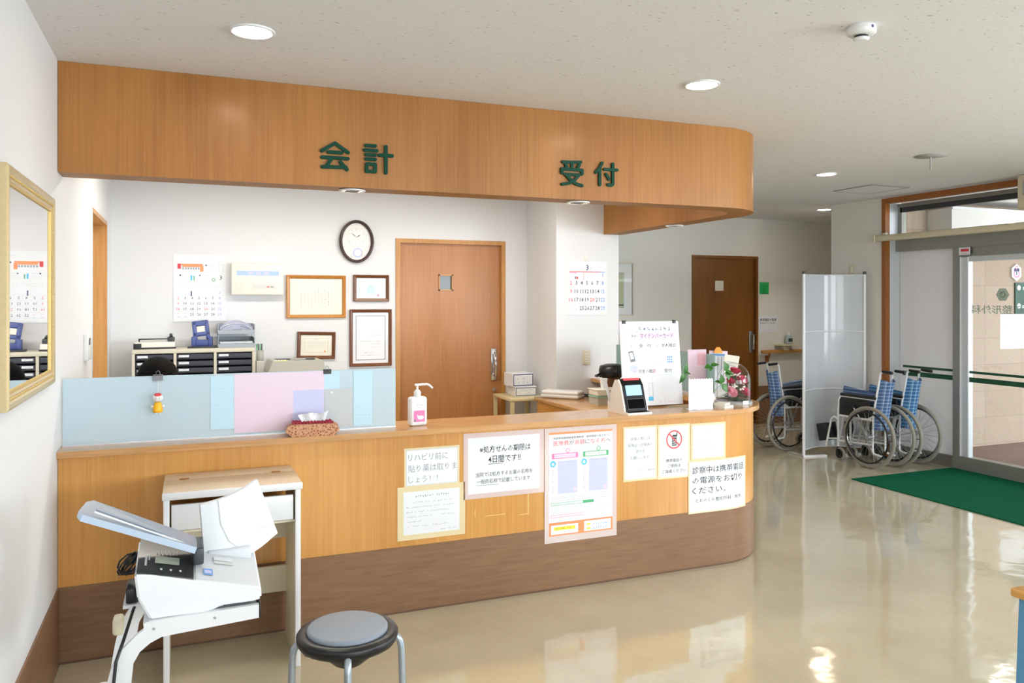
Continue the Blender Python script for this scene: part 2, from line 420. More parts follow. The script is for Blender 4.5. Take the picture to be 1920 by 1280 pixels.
# corridor back wall
YC = 8.5
b = B(); b.box(3.39, 5.96, YC, YC + .12, 0, 2.7, m_wall_c).box(6.94, 9.7, YC, YC + .12, 0, 2.7, m_wall_c).box(5.96, 6.94, YC, YC + .12, 2.18, 2.7, m_wall_c)
struct(b, 'wall_corridor')
struct(B().box(6.97, 9.6, YC - .012, YC, 0, .5, m_brown).box(3.52, 5.93, YC - .012, YC, 0, .5, m_brown), 'baseboard_corridor')
d = struct(B().box(5.934, 5.97, YC - .02, YC + .1, 0, 2.205, m_door2).box(6.927, 6.963, YC - .02, YC + .1, 0, 2.205, m_door2).box(5.97, 6.927, YC - .02, YC + .1, 2.17, 2.205, m_door2), 'door_3')
part(B().box(5.97, 6.927, YC + .03, YC + .07, .01, 2.17, m_door2), 'door_panel', d)
h = B(); h.box(6.85, 6.91, YC + .015, YC + .032, .94, 1.225, m_steel, .008)
h.tube([(6.88, YC + .03, .99), (6.88, YC - .03, .99), (6.88, YC - .03, 1.18), (6.88, YC + .03, 1.18)], .012, m_chrome, 12)
part(h, 'handle', d, 'chrome pull handle')
# right wall, its corner and the entrance opening
XR, XG = 6.75, 6.95
b = B(); b.box(XR, XG + .06, 6.26, 6.98, 0, 2.7, m_wall_c).box(XR, XG + .06, -4.1, 2.6, 0, .8, m_wall).box(XR, XG + .06, -4.1, 2.6, 2.3, 2.7, m_wall).box(XR, XG + .06, 1.9, 2.6, .8, 2.3, m_wall).box(XR, XG + .06, -4.1, -3.3, .8, 2.3, m_wall)
b.box(XR, XG + .06, 2.6, 6.26, 2.68, 2.7, m_wall)
struct(b, 'wall_right')
struct(B().box(XG + .06, 9.7, 6.39, 6.98, 0, 2.7, m_wall_c).box(9.6, 9.7, 6.98, 8.7, 0, 2.7, m_wall_c), 'wall_corridor_right')
struct(B().box(XG + .06, 13, 6.35, 6.39, -.1, 3.2, m_ptile), 'wall_porch')
struct(B().box(7.0, 14, -6, 6.35, -.12, -.02, m_pfloor), 'porch_floor')
struct(B().box(XG + .07, 10.2, -2, 6.35, 2.78, 2.9, m_wall_c), 'ceiling_porch')
struct(B().box(XR - .008, XR, 6.3, 6.97, 0, .1, m_brown), 'baseboard_right')
b = B(); b.box(XR - .012, XR + .05, 6.215, 6.262, 0, 2.69, m_frame2).box(XR - .012, XR + .05, 2.6, 6.215, 2.635, 2.69, m_frame2).box(XR - .012, XR + .05, 2.6, 2.65, 0, 2.635, m_frame2)
struct(b, 'trim_1')
# wall behind the camera with wide windows to the daylight
b = B(); YF = -4.0
b.box(-.75, XG, YF - .1, YF, 0, .7, m_wall).box(-.75, XG, YF - .1, YF, 2.4, 2.7, m_wall)
for xa, xb in ((-.75, -.2), (3.0, 3.4), (6.3, XG)): b.box(xa, xb, YF - .1, YF, .7, 2.4, m_wall)
struct(b, 'wall_front')
for i, (xa, xb) in enumerate(((-.2, 3.0), (3.4, 6.3))):
    xm = (xa + xb) / 2
    w = struct(B().rect(xa, xb, .7, 2.4, 0, .05, m_aluw) if 0 else B().box(xa, xb, YF - .07, YF - .02, .7, .75, m_aluw).box(xa, xb, YF - .07, YF - .02, 2.35, 2.4, m_aluw).box(xa, xa + .05, YF - .07, YF - .02, .75, 2.35, m_aluw).box(xb - .05, xb, YF - .07, YF - .02, .75, 2.35, m_aluw).box(xm - .03, xm + .03, YF - .07, YF - .02, .75, 2.35, m_aluw), 'window_%d' % (i + 1))
w = struct(B().box(XG - .02, XG + .03, -3.3, 1.9, .8, .85, m_aluw).box(XG - .02, XG + .03, -3.3, 1.9, 2.25, 2.3, m_aluw).box(XG - .02, XG + .03, -.75, -.69, .85, 2.25, m_aluw), 'window_3')

# ------------------------------------------------------------------ entrance: glass screen with automatic sliding door
d = struct(B().box(XR + .05, XG + .05, 6.225, 6.262, 0, 2.635, m_aluw).box(XG - .02, XG + .04, 6.18, 6.225, 2.26, 2.635, m_alu).box(XG - .03, XG + .05, 2.6, 6.225, 2.6, 2.64, m_alu).box(XG - .02, XG + .02, 2.65, 6.2, 2.55, 2.6, m_dgrey), 'door_4')
part(B().box(XG - .06, XG + .06, 2.65, 6.225, 2.14, 2.28, m_alu), 'header', d)
part(B().box(XG, XG + .008, 2.65, 6.18, 2.28, 2.55, m_glassd), 'transom_pane', d, 'clear transom pane')
m_gpan = frosted('pale frosted glass', 'e2e2e2', .12)
part(B().box(XG, XG + .01, 5.558, 6.225, .11, 2.14, m_gpan), 'fixed_pane', d, 'pale frosted fixed pane')
part(B().box(XG - .03, XG + .04, 5.558, 6.225, 0, .11, m_alu), 'kick_rail', d)
part(B().box(XG - .05, XG + .05, 5.488, 5.558, 0, 2.14, m_alu), 'mullion', d)
part(B().box(XG - .04, XG + .04, 2.65, 5.488, 2.05, 2.14, m_alu), 'track_cover', d)
m_dkgreen = pmat('dark green film', '0c4a30', .4, var=.02)
for za, zb in ((.932, .955), (.848, .895)):
    part(B().box(XG - .004, XG, 5.558, 6.18, za, zb, m_dkgreen).box(XG - .018, XG - .014, 2.9, 5.40, za, zb, m_dkgreen), 'stripe', d, 'dark green stripe across the glass')
lf = B(); lf.box(XG - .035, XG + .03, 5.40, 5.488, .1, 2.05, m_aluw, .006, 1).box(XG - .045, XG - .035, 5.475, 5.486, .1, 2.05, m_whitem).box(XG - .03, XG + .03, 2.9, 5.40, 2.0, 2.05, m_aluw).box(XG - .03, XG + .03, 2.8, 2.9, .1, 2.05, m_aluw)
part(lf, 'sliding_leaf', d, 'pale aluminium frame of the sliding leaf')
part(B().box(XG - .05, XG + .05, 2.65, 5.488, 0, .13, m_alu), 'bottom_rail', d)
part(B().box(XG - .014, XG - .006, 2.9, 5.40, .13, 2.0, m_glassd), 'sliding_pane', d, 'clear glass of the sliding leaf')
m_gfilm = frosted('grey green film', '93a394', .3)
gl = B(); gl.txt('とおのくら整形外科', .0, 0, .085, .0, m_gfilm, width=.92, align='r', bold=.012, mirror=True)
solo(gl, 'glass_lettering', 'grey green lettering seen reversed on the glass door', 'lettering', FR(XG - .02, 5.385, 1.545, -90))
solo(B().disc(0, 0, 0, .065, m_gfilm, n=6).disc(0, 0, .0004, .03, m_gfilm, .022, 6), 'glass_emblem', 'grey green hexagon emblem stuck on the glass door above the lettering', 'emblem', FR(XG - .02, 5.067, 1.682, -90))
st = B().quad(-.06, .06, -.036, .036, 0, m_paper).quad(-.04, .045, -.004, .022, .0004, m_red).dashes(-.03, .045, .012, .018, .0008, m_ink).dashes(-.04, .04, -.02, .012, .0006, m_red)
solo(st, 'door_sticker', 'small white sticker with red print on the door header', 'sticker', FR(XG - .062, 5.42, 2.1, -90))
# signs on the porch wall
YP = 6.35
hx = B().prism([(.095 * math.sin(R(60 * i)) * .95, .1 * math.cos(R(60 * i))) for i in range(6)], 0, .02, m_white)
hx.disc(0, -.012, .0204, .05, m_pink, .034).disc(-.026, .03, .0206, .02, m_navy).disc(.026, .03, .0206, .02, m_navy).quad(-.008, .008, -.03, .03, .0208, m_navy).disc(0, .058, .0206, .022, m_red, .015)
solo(hx, 'hexagonal_sign', 'white hexagonal sign with red and navy mark on the porch wall', 'sign', FR(8.892, YP - .001, 1.952))
bd = B().box(0, .75, -.36, 0, 0, .015, m_dgreen)
for k, v in enumerate((-.06, -.27)):
    bd.disc(.06, v, .0154, .03, m_white).dashes(.11, .7, v, .06, .0154, m_white, fill=1)
solo(bd, 'notice_board', 'dark green board with white bulleted lines on the porch wall', 'board', FR(8.879, YP - .001, 1.835))
pp = B().box(0, .42, -.4, 0, 0, .001, m_paper)
for k in range(3): pp.dashes(.06, .38, -.07 - .09 * k, .03, .0014, m_inkl)
pp.quad(.1, .4, -.33, -.325, .0014, m_inkl)
solo(pp, 'paper_notice', 'creased white notice taped below the green board outside', 'notice', FR(8.647, YP, 1.47))
bh = thing('porch_bulkhead', 'pale bulkhead with a strip lamp above the porch', 'bulkhead', TR(7.5, 6.05, 2.25))
part(B().box(0, 2.6, 0, .298, 0, .36, m_wall_c).box(-.01, 2.6, -.02, 0, .34, .375, m_white), 'casing', bh)
part(B().box(.62, .95, -.008, 0, .235, .255, m_lamp), 'strip_lamp', bh, 'lit white strip lamp')
# cassette rail and sensor box over the door
rb = thing('blind_cassette', 'long beige blind cassette mounted across the entrance frame', 'blind', I4.copy())
part(B().box(6.665, 6.735, 2.7, 6.28, 2.243, 2.305, m_cream2, .012), 'casing', rb)
part(B().box(6.655, 6.738, 6.28, 6.3, 2.238, 2.31, m_cream2, .008), 'end_cap', rb)
for y in (6.2, 4.4): part(B().box(6.7, 6.735, y - .02, y + .02, 2.3, 2.33, m_cream2), 'bracket', rb)
sb = thing('door_sensor_box', 'beige box with a grey grille above the entrance door', 'sensor box', I4.copy())
part(B().box(6.56, 6.752, 4.2, 4.665, 2.41, 2.697, m_cream2, .01), 'casing', sb)
part(B().box(6.55, 6.56, 4.26, 4.61, 2.52, 2.64, m_grey), 'grille', sb)
solo(B().box(5.6, 6.88, 3.2, 5.545, .0, .009, pmat('green loop carpet', '04583c', .95, var=.12, vs=220, bump=.8, bs=500, spec=.1)), 'door_mat', 'large green carpet mat on the floor inside the entrance', 'mat')

# ------------------------------------------------------------------ ceiling fittings
def downlight(x, y, z, r, lit, label, group):
    t = thing('downlight', label, 'downlight', TR(x, y, z), group)
    part(B().lathe([(r, 0), (r, -.006), (r * .9, -.009), (r * .84, -.004), (r * .82, -.0005), (r * .82, 0)], m_whitem, 40), 'trim_ring', t)
    if lit: part(B().lathe([(1e-6, -.003), (r * .82, -.003)], m_lamp, 36), 'lens', t, 'bright lamp lens')
    else:
        part(B().lathe([(1e-6, -.002), (r * .82, -.002)], m_lampd, 36), 'lens', t, 'pale lamp lens')
        q = B()
        for k in (-1, 0, 1): q.box(-r * .5, r * .5, k * r * .4 - .002, k * r * .4 + .002, -.008, -.002, m_dgrey)
        part(q, 'louvre', t)
    if lit:
        L = bpy.data.lights.new('downlight_beam', 'SPOT'); L.energy = lit; L.spot_size = R(120); L.spot_blend = .6; L.shadow_soft_size = r * .8; L.color = (1, .95, .89)
        o = bpy.data.objects.new('downlight_beam', L); COL.objects.link(o); o.location = (x, y, z - .02)
    return t
downlight(.242, 3.324, 2.7, .088, 22, 'round lit ceiling downlight above the accounts end of the counter', 'ceiling downlights')
downlight(2.365, 3.302, 2.7, .088, 22, 'round lit ceiling downlight in front of the reception end of the fascia', 'ceiling downlights')
downlight(5.016, 5.244, 2.7, .088, 45, 'round lit ceiling downlight between the counter and the entrance door', 'ceiling downlights')
downlight(6.95, 7.3, 2.7, .088, 50, 'round lit ceiling downlight farthest away in the corridor', 'ceiling downlights')
for x, y, l in ((.795, 4.14, 'white louvred downlight under the fascia below the accounts sign'), (2.105, 4.14, 'white louvred downlight under the fascia below the reception sign'), (3.44, 5.15, 'white louvred downlight under the side return of the fascia')):
    downlight(x, y, 2.2, .068, 0, l, 'fascia downlights')
t = thing('smoke_detector', 'white round smoke detector on the ceiling', 'smoke detector', TR(2.445, 2.371, 2.7))
part(B().lathe([(.05, 0), (.056, -.012), (.055, -.026), (.048, -.032), (.03, -.034)], m_white, 40), 'base', t)
q = B().lathe([(.024, -.034), (.024, -.044), (.03, -.045), (.03, -.05), (.022, -.056)], m_white, 32)
for k in range(8):
    a = R(45 * k); q.box(.0, .001, 0, .001, -.04, -.039, m_black)
part(q, 'sensor_head', t)
part(B().lathe([(.0255, -.0355), (.0255, -.043)], m_black, 32), 'vent', t, 'dark vent slots')
part(B().disc(0, 0, 0, .006, m_navy), 'marking', t, M=Matrix.Translation((.0, -.0565, -.014)) @ Matrix.Rotation(R(90), 4, 'X'))
t = thing('ceiling_hook', 'small metal disc with a hanging rod on the ceiling', 'ceiling hook', TR(5.104, 4.294, 2.7))
part(B().lathe([(.11, 0), (.11, -.004), (.02, -.008)], m_grey, 36), 'plate', t)
part(B().cyl((0, 0, -.01), (0, 0, -.1), .006, m_grey), 'rod', t)
b = B()
M = TR(6.1, 5.8, 2.7, 0)
b.box(-.23, .23, -.23, .23, -.004, 0, m_ceil).box(-.24, .24, -.24, -.23, -.006, 0, m_alu).box(-.24, .24, .23, .24, -.006, 0, m_alu).box(-.24, -.23, -.23, .23, -.006, 0, m_alu).box(.23, .24, -.23, .23, -.006, 0, m_alu)
solo(b, 'ceiling_hatch', 'square access hatch with a thin metal edge in the ceiling', 'hatch', M)
# ------------------------------------------------------------------ fascia and counter follow one outline
YFR, XEND, RAD, YEND = 4.06, 3.53, .45, 6.127
def outline(off, n=28, x0=XL + .002):
    r = max(.01, RAD + off); cx, cy = XEND - RAD, YFR + RAD
    p = [(x0, YFR - off)] + [(cx + r * math.sin(a), cy - r * math.cos(a)) for a in (math.pi / 2 * i / n for i in range(n + 1))] + [(XEND + off, YEND)]
    return p
def along(s):                                               # point and heading at distance s from x = 0 on the counter face
    cx = XEND - RAD
    if s <= cx: return (s, YFR, 0)
    a = (s - cx) / RAD
    if a <= math.pi / 2: return (cx + RAD * math.sin(a), YFR + RAD - RAD * math.cos(a), a)
    return (XEND, YFR + RAD + (s - cx - RAD * math.pi / 2), math.pi / 2)
def strip(b, o1, o2, z0, z1, mat, matb=None):
    A, C = outline(o1), outline(o2); n = len(A)
    b.add([(x, y, z) for z in (z0, z1) for x, y in A], [(i, i + 1, n + i + 1, n + i) for i in range(n - 1)], mat, True)
    b.add([(x, y, z) for z in (z0, z1) for x, y in C], [(i + 1, i, n + i, n + i + 1) for i in range(n - 1)], mat, True)
    for z, f in ((z0, 1), (z1, 0)):
        b.add([(x, y, z) for x, y in A + C], [((i, n + i, n + i + 1, i + 1) if f else (i, i + 1, n + i + 1, n + i)) for i in range(n - 1)], matb or mat)
    for i in (0, n - 1):
        q = [A[i] + (z0,), A[i] + (z1,), C[i] + (z1,), C[i] + (z0,)]
        b.add(q, [(0, 1, 2, 3) if i == 0 else (3, 2, 1, 0)], mat)
    return b
t = thing('fascia', 'curved orange wooden fascia beam hung from the ceiling over the reception counter', 'fascia', I4.copy())
part(strip(B(), 0, -.165, 2.203, 2.699, m_soffit, wood('fascia underside', '93632f', 'a97a45', (5, 60, 60), .5, 0)), 'beam', t)
sm = pmat('veneer seam', '9a6a34', .5)
for x in (.05, 1.75): part(B().box(x - .0012, x + .0012, YFR - .0006, YFR + .001, 2.206, 2.698, sm), 'seam', t)
part(strip(B(), .001, 0, 2.203, 2.216, m_soffit), 'edge_band', t)

m_sign = pmat('dark green enamel letter', '08402f', .6, var=.03, spec=.2)
STROKES = {'会': [[(.5, .96), (.06, .66)], [(.5, .96), (.94, .66)], [(.28, .635), (.72, .635)], [(.07, .44), (.93, .44)], [(.42, .44), (.2, .12)], [(.08, .1), (.86, .13)], [(.68, .3), (.9, .05)]],
           '計': [[(.06, .94), (.38, .94)], [(.02, .78), (.44, .78)], [(.07, .63), (.38, .63)], [(.07, .48), (.38, .48)], [(.09, .06), (.09, .31), (.38, .31), (.38, .06), (.09, .06)], [(.53, .64), (.97, .64)], [(.75, .94), (.75, .04)]],
           '受': [[(.1, .93), (.5, .94), (.88, .97)], [(.22, .84), (.27, .73)], [(.5, .85), (.5, .73)], [(.82, .86), (.74, .73)], [(.06, .5), (.06, .65), (.94, .65), (.94, .5)], [(.18, .45), (.8, .45), (.62, .24), (.38, .1), (.08, .04)], [(.28, .38), (.48, .2), (.7, .08), (.93, .03)]],
           '付': [[(.32, .95), (.2, .72), (.05, .55)], [(.22, .74), (.22, .05)], [(.42, .7), (.97, .7)], [(.79, .94), (.79, .12), (.74, .06), (.58, .07)], [(.5, .5), (.62, .3)]]}
def brush(b, pts, wd, z0, z1, m):                           # rounded strokes of one width
    for (xa, ya), (xb, yb) in zip(pts, pts[1:]):
        a = math.atan2(yb - ya, xb - xa)
        poly = [(xb + wd * math.cos(a + R(t)), yb + wd * math.sin(a + R(t))) for t in range(-90, 91, 18)] + [(xa + wd * math.cos(a + R(t)), ya + wd * math.sin(a + R(t))) for t in range(90, 271, 18)]
        b.prism(poly, z0, z1, m); z1 += .00007
for ch, x, z, w, h, l in (('会', .692, 2.355, .15, .142, 'raised dark green character 会, first of the accounts sign on the wooden fascia'),
                          ('計', .914, 2.355, .15, .15, 'raised dark green character 計, second of the accounts sign on the wooden fascia'),
                          ('受', 2.022, 2.349, .145, .142, 'raised dark green character 受, first of the reception sign on the wooden fascia'),
                          ('付', 2.242, 2.357, .15, .14, 'raised dark green character 付, second of the reception sign on the wooden fascia')):
    b = B()
    for k, st in enumerate(STROKES[ch]): brush(b, [((px - .5) * w, (py - .5) * h) for px, py in st], .0088, 0, .011 + .0004 * k, m_sign)
    solo(b, 'sign_character', l, 'sign character', FR(x, YFR - .0005, z), 'raised green sign characters')

t = thing('reception_counter', 'long wooden reception counter with rounded end and brown base', 'counter', I4.copy())
part(strip(B(), 0, -.06, .346, .928, m_panel), 'front_panel', t)
part(strip(B(), .003, -.06, .012, .346, m_brown), 'base_panel', t, 'dark brown base panel')
part(strip(B(), -.002, -.06, 0, .012, pmat('painted toe shade', '6a4d3a', .6)), 'toe_shade', t)  # dark strip paints the thin shade line at the counter foot
part(strip(B(), .038, -.29, .928, .957, m_top), 'countertop', t, 'pale wooden top with a narrow front edge')
sc = pmat('old tape residue', 'f0c98a', .5)
for (u0, u1, v0, v1) in ((1.50, 1.62, .457, .460), (1.70, 1.758, .444, .447), (1.752, 1.757, .45, .565), (1.44, 1.443, .46, .5), (.40, .41, .78, .81)): part(B().box(u0, u1, YFR - .0008, YFR + .001, v0, v1, sc), 'tape_mark', t, 'pale mark of old tape')

# ------------------------------------------------------------------ notices on the counter front
def notice(x0, x1, z0, z1, fill, label, name='paper_notice', lift=.0008, rot=0, cat='notice'):
    b = B(); fill(b, x1 - x0, z1 - z0)
    M = FR((x0 + x1) / 2, YFR - lift, (z0 + z1) / 2)
    if rot: M = M @ Matrix.Rotation(R(rot), 4, 'Z')
    return solo(b, name, label, cat, M, None)
def sheet(b, w, h, m=m_paper, t=.0006, w0=0): b.box(-w / 2, w / 2, -h / 2, h / 2, w0, w0 + t, m)
def taped(b, w, h, tw, tm):                                 # tape strips round the edge of a sheet of size w, h
    for u0, u1, v0, v1 in ((-w / 2 - tw * .4, w / 2 + tw * .4, h / 2 - tw * .6, h / 2 + tw * .4), (-w / 2 - tw * .4, w / 2 + tw * .4, -h / 2 - tw * .4, -h / 2 + tw * .6),
                           (-w / 2 - tw * .4, -w / 2 + tw * .6, -h / 2 + tw * .6, h / 2 - tw * .6), (w / 2 - tw * .6, w / 2 + tw * .4, -h / 2 + tw * .6, h / 2 - tw * .6)):
        b.box(u0, u1, v0, v1, .0007, .0009, tm)
def fA(b, w, h):
    sheet(b, w, h, m_tapey); sheet(b, w - .02, h - .02, m_paper, .0004, .0006); b.rect(-w / 2 + .012, w / 2 - .012, -h / 2 + .012, h / 2 - .012, .0011, .0012, m_inkl)
    for k, (s, ww) in enumerate((('リハビリ前に', .215), ('貼り薬は取りま', .265), ('しょう！！', .16))): b.txt(s, -w / 2 + .022, .054 - .058 * k, .042, .0012, m_inkg, width=ww, align='l', bold=-.005)
notice(1.05, 1.353, .648, .856, fA, 'white notice リハビリ前に with thin grey handwriting and yellowed tape border, leftmost on the counter')
def fB(b, w, h):
    sheet(b, w, h, m_tapey); sheet(b, w - .04, h - .03, m_paper, .0004, .0006); taped(b, w, h, .03, m_tapey)
    b.dashes(-.09, .1, h / 2 - .04, .012, .0012, m_ink, fill=.95)
    for k, (a, e) in enumerate(((-.13, .13), (-.14, .14), (-.14, .1), (-.13, .13), (-.14, -.05), (-.13, .09))): b.dashes(a, e, h / 2 - .072 - .025 * k, .009, .0012, m_inkg)
    b.dashes(.05, .14, -h / 2 + .03, .008, .0012, m_inkg)
notice(1.026, 1.373, .388, .643, fB, 'closely printed white notice in yellowed tape directly below the handwritten one')
def fC(b, w, h):
    sheet(b, w, h); taped(b, w, h, .026, m_tape)
    b.txt('※処方せんの期限は', .005, .085, .04, .001, m_ink, width=.30, bold=.007); b.txt('4日間です‼', 0, .03, .044, .001, m_ink, width=.19, bold=.008)
    b.txt('当院では処方するお薬の名称を', 0, -.05, .027, .001, m_ink, width=.335, bold=0); b.txt('一般的名称で記載しています', -.005, -.088, .027, .001, m_ink, width=.315, bold=0)
    b.quad(-.095, -.01, .003, .0055, .0011, m_ink).quad(-.163, -.035, -.109, -.107, .0011, m_inkg)
notice(1.386, 1.84, .568, .902, fC, 'large white notice with bold black text ※処方せんの期限は in pink tape')
def fD(b, w, h):
    sheet(b, w, h, m_sleeve, .001); W, Hh = w - .055, h - .075; sheet(b, W, Hh, m_paper, .0004, .001)
    e = .0016; T = Hh / 2; L = -W / 2
    b.quad(L, -L, T, T + .012, e, m_orange)
    b.txt('〈長野県後期高齢者医療制度　被保険者の皆さまへ〉', 0, T - .022, .014, e, m_ink, width=W * .9, bold=.003)
    x = L + .027
    for s, m, k in (('医療費', m_red, 3), ('が', m_ink, 1), ('高額', m_red, 2), ('に', m_ink, 1), ('なる方', m_red, 3), ('へ', m_ink, 1)):
        b.txt(s, x, T - .05, .03, e, m, width=.0335 * k - .004, align='l', bold=0); x += .0335 * k
    b.dashes(L + .04, -L - .03, T - .076, .009, e, m_cyan)
    for sx, m in ((L + .012, m_pink), (.006, m_gink)):
        b.dashes(sx + .03, sx + .16, T - .095, .008, e, m).disc(sx + .105, T - .094, e, .013, m, .009)
        b.quad(sx + .005, sx + .17, T - .137, T - .107, e, m).quad(sx + .02, sx + .155, T - .133, T - .111, e + .0001, m_pinkp if m == m_pink else m_paper).dashes(sx + .025, sx + .15, T - .122, .01, e + .0002, m)
        b.disc(sx + .012, T - .165, e, .018, m_cyan).disc(sx + .012, T - .166, e + .0001, .009, m_paper)
        b.quad(sx + .042, sx + .165, T - .335, T - .15, e, m_lav).dashes(sx + .05, sx + .16, T - .157, .007, e + .0001, m_inkg)
        for k in range(7): b.dashes(sx + .05, sx + .15, T - .178 - .02 * k, .006, e + .0001, m_inkl, fill=.5)
        b.disc(sx + .15, T - .318, e + .0001, .011, m_pinkp).dashes(T - .33, T - .195, sx + .012, .008, e, m_ink, vert=True)
    for k in range(3): b.dashes(L + .01, -L - .02, T - .35 - .012 * k, .007, e, m_inkg)
    for v, m in ((T - .392, m_gink), (T - .46, m_pink)):
        b.rect(L + .01, .07 + .01, v - .008, v + .008, e, .002, m).quad(.01, .078, v - .007, v + .007, e + .0001, m if m == m_gink else m_paper).dashes(L + .02, 0, v, .009, e + .0001, m)
        for k in range(3):
            for c in range(5): b.dashes(L + .015 + .073 * c, L + .06 + .073 * c, v - .018 - .014 * k, .007, e, m_inkl)
            b.quad(L + .01, -L - .01, v - .025 - .014 * k, v - .0242 - .014 * k, e, m_inkl)
    b.dashes(L + .01, -L - .02, T - .522, .008, e, m_red).dashes(L + .01, -L - .1, T - .535, .008, e, m_inkg)
    z = -T; b.quad(L, -L, z, z + .075, e, m_orange); b.quad(L + .012, -.02, z + .008, z + .06, e + .0001, m_paper).quad(.018, -L - .012, z + .008, z + .066, e + .0001, m_paper)
    b.quad(L + .03, -.04, z + .03, z + .05, e + .0002, m_yellow).dashes(L + .04, -.05, z + .04, .012, e + .0003, m_ink).dashes(L + .03, -.05, z + .02, .006, e + .0003, m_inkg)
    for k in (0, 1): b.quad(.035, .06, z + .017 + .024 * k, z + .028 + .024 * k, e + .0002, m_yellow).dashes(.075, .185, z + .022 + .024 * k, .015, e + .0002, m_lav if 0 else m_blue, fill=1)
notice(1.852, 2.312, .267, .912, fD, 'tall colourful poster 医療費が高額になる方へ in a clear sleeve reaching the brown base', 'poster', .0042, cat='poster')
def fE(b, w, h):
    sheet(b, w, h); taped(b, w, h, .012, m_tapey)
    for k, (s, ww) in enumerate((('診察の際には', .13), ('保険証と診察券の', .17), ('提示を', .06), ('お願いします。', .135))): b.txt(s, .0, h / 2 - .07 - .037 * k, .022, .001, m_inkg, width=ww)
    b.txt('とおのくら整形外科', .045, -h / 2 + .055, .012, .001, m_inkg, width=.11)
notice(2.363, 2.585, .573, .885, fE, 'upright white notice with four short grey lines beside the no-phone notice')
def fF(b, w, h):
    sheet(b, w, h); taped(b, w, h, .012, m_tapey); e = .001
    b.quad(-.016, .018, h / 2 - .125, h / 2 - .075, e, m_dgrey).quad(-.012, .02, h / 2 - .072, h / 2 - .06, e, m_black).quad(.016, .022, h / 2 - .065, h / 2 - .045, e, m_black)
    for k in range(3):
        for c in range(3): b.quad(-.012 + .01 * c, -.006 + .01 * c, h / 2 - .118 + .012 * k, h / 2 - .112 + .012 * k, e + .0001, m_paper)
    b.disc(0, h / 2 - .088, e + .0002, .056, m_red, .048)
    b.add([(-.04, h / 2 - .053, e + .0003), (-.034, h / 2 - .047, e + .0003), (.04, h / 2 - .123, e + .0003), (.034, h / 2 - .129, e + .0003)], [(3, 2, 1, 0)], m_red)
    b.dashes(-.045, .05, h / 2 - .16, .009, e, m_inkl)
    for k, (s, ww) in enumerate((('携帯電話の', .115), ('ご使用は', .09), ('ご遠慮ください', .17))): b.txt(s, .0, -.055 - .032 * k, .022, e, m_ink, width=ww, bold=.004)
notice(2.598, 2.818, .568, .883, fF, 'upright white notice with red no-phone symbol')
def fG(b, w, h):
    sheet(b, w, h); taped(b, w, h, .014, m_tapey)
    b.dashes(-.05, .05, h / 2 - .045, .011, .001, m_inkl)
    for k, (a, e) in enumerate(((-.12, .13), (-.13, .12), (-.12, .09))): b.dashes(a, e, h / 2 - .09 - .032 * k, .011, .001, m_inkl)
    b.dashes(.05, .13, -h / 2 + .035, .009, .001, m_inkl)
notice(2.833, 3.078, .66, .876, fG, 'white notice with faint small lines at the rounded counter end, above the largest notice')
# the last notice bends round the end of the counter
b = B(); w, h = .455, .322; n = 24
for dz, m, mg in ((0, m_tapey, 0), (.0006, m_paper, .01)):
    us = [-w / 2 + mg + (w - 2 * mg) * i / n for i in range(n + 1)]
    b.add([(u, v, dz) for v in (-h / 2 + mg, h / 2 - mg) for u in us], [(i, i + 1, n + 2 + i, n + 1 + i) for i in range(n)], m)
for k, (s, ww, u) in enumerate((('診察中は携帯電話', .40, -.2), ('の電源をお切り', .385, -.2), ('ください。', .245, -.2))): b.txt(s, u, .1 - .062 * k, .046, .0012, m_ink, width=ww, align='l', bold=.003)
b.txt('とおのくら整形外科　院長', .0, -.085, .026, .0012, m_ink, width=.35)
S0 = 3.035
vv = []
for (u, v, ww) in b.v:
    x, y, a = along(S0 + u); vv.append((x + math.sin(a) * (ww + .0044), y - math.cos(a) * (ww + .0044), v + .497))
b.v = vv
solo(b, 'paper_notice', 'large white notice 診察中は携帯電話 bending round the counter end above the brown base', 'notice')

# ------------------------------------------------------------------ frosted screen on the counter with its papers
ZT = .957; YG = 4.165
m_frost = frosted('pale blue frosted glass', 'dcedf6', .2, .4)
sc = thing('glass_screen', 'long pale blue frosted glass screen standing on the left half of the countertop', 'screen', TR(0, YG, ZT))
part(B().box(XL + .006, 1.03, 0, .006, .004, .312, m_frost, .001, 1), 'pane', sc)
part(B().box(XL + .006, 1.03, -.004, .0, 0, .006, m_aluw).box(XL + .006, 1.03, .006, .01, 0, .006, m_aluw), 'channel', sc, 'slim metal channel')
m_pb = pmat('pale blue paper', 'bcdcec', .55, var=.01); m_pp = pmat('pale pink plastic sheet', 'dfcbdd', .3, var=.01, coat=.2); m_pg = pmat('pale grey card', 'bfc4c8', .5, var=.01)
def hung(u0, u1, v0, v1, m, label, extra=None, w=0):
    b = B(); b.box(u0, u1, v0, v1, 0, .0008, m)
    if extra: extra(b)
    solo(b, 'paper_sheet', label, 'sheet', FR(0, YG - .0008 - w, ZT))
hung(.108, .222, .04, .300, m_pb, 'narrow pale blue sheet on the frosted screen, just left of the pink sheet', lambda b: [b.dashes(.12, .21, .26 - .02 * k, .005, .001, m_inkl, fill=.4) for k in range(8)], .0006)
hung(.218, .655, .016, .308, m_pp, 'large pale pink sheet on the frosted screen behind the tissue box', lambda b: b.quad(.5, .652, .03, .215, .001, m_lav), .0016)
hung(.655, .735, .20, .306, m_pb, 'small pale blue sheet under the black clip on the frosted screen', None, .0006)
hung(.657, .802, .016, .215, m_pg, 'pale grey card with a punched hole on the frosted screen', lambda b: b.disc(.695, .198, .001, .005, m_paper), .0016)
hung(.806, .905, .016, .305, m_pb, 'tall pale blue sheet near the right end of the frosted screen', lambda b: [b.dashes(.812, .90, .12 - .016 * k, .006, .001, m_inkl, fill=.6) for k in range(6)], .0006)
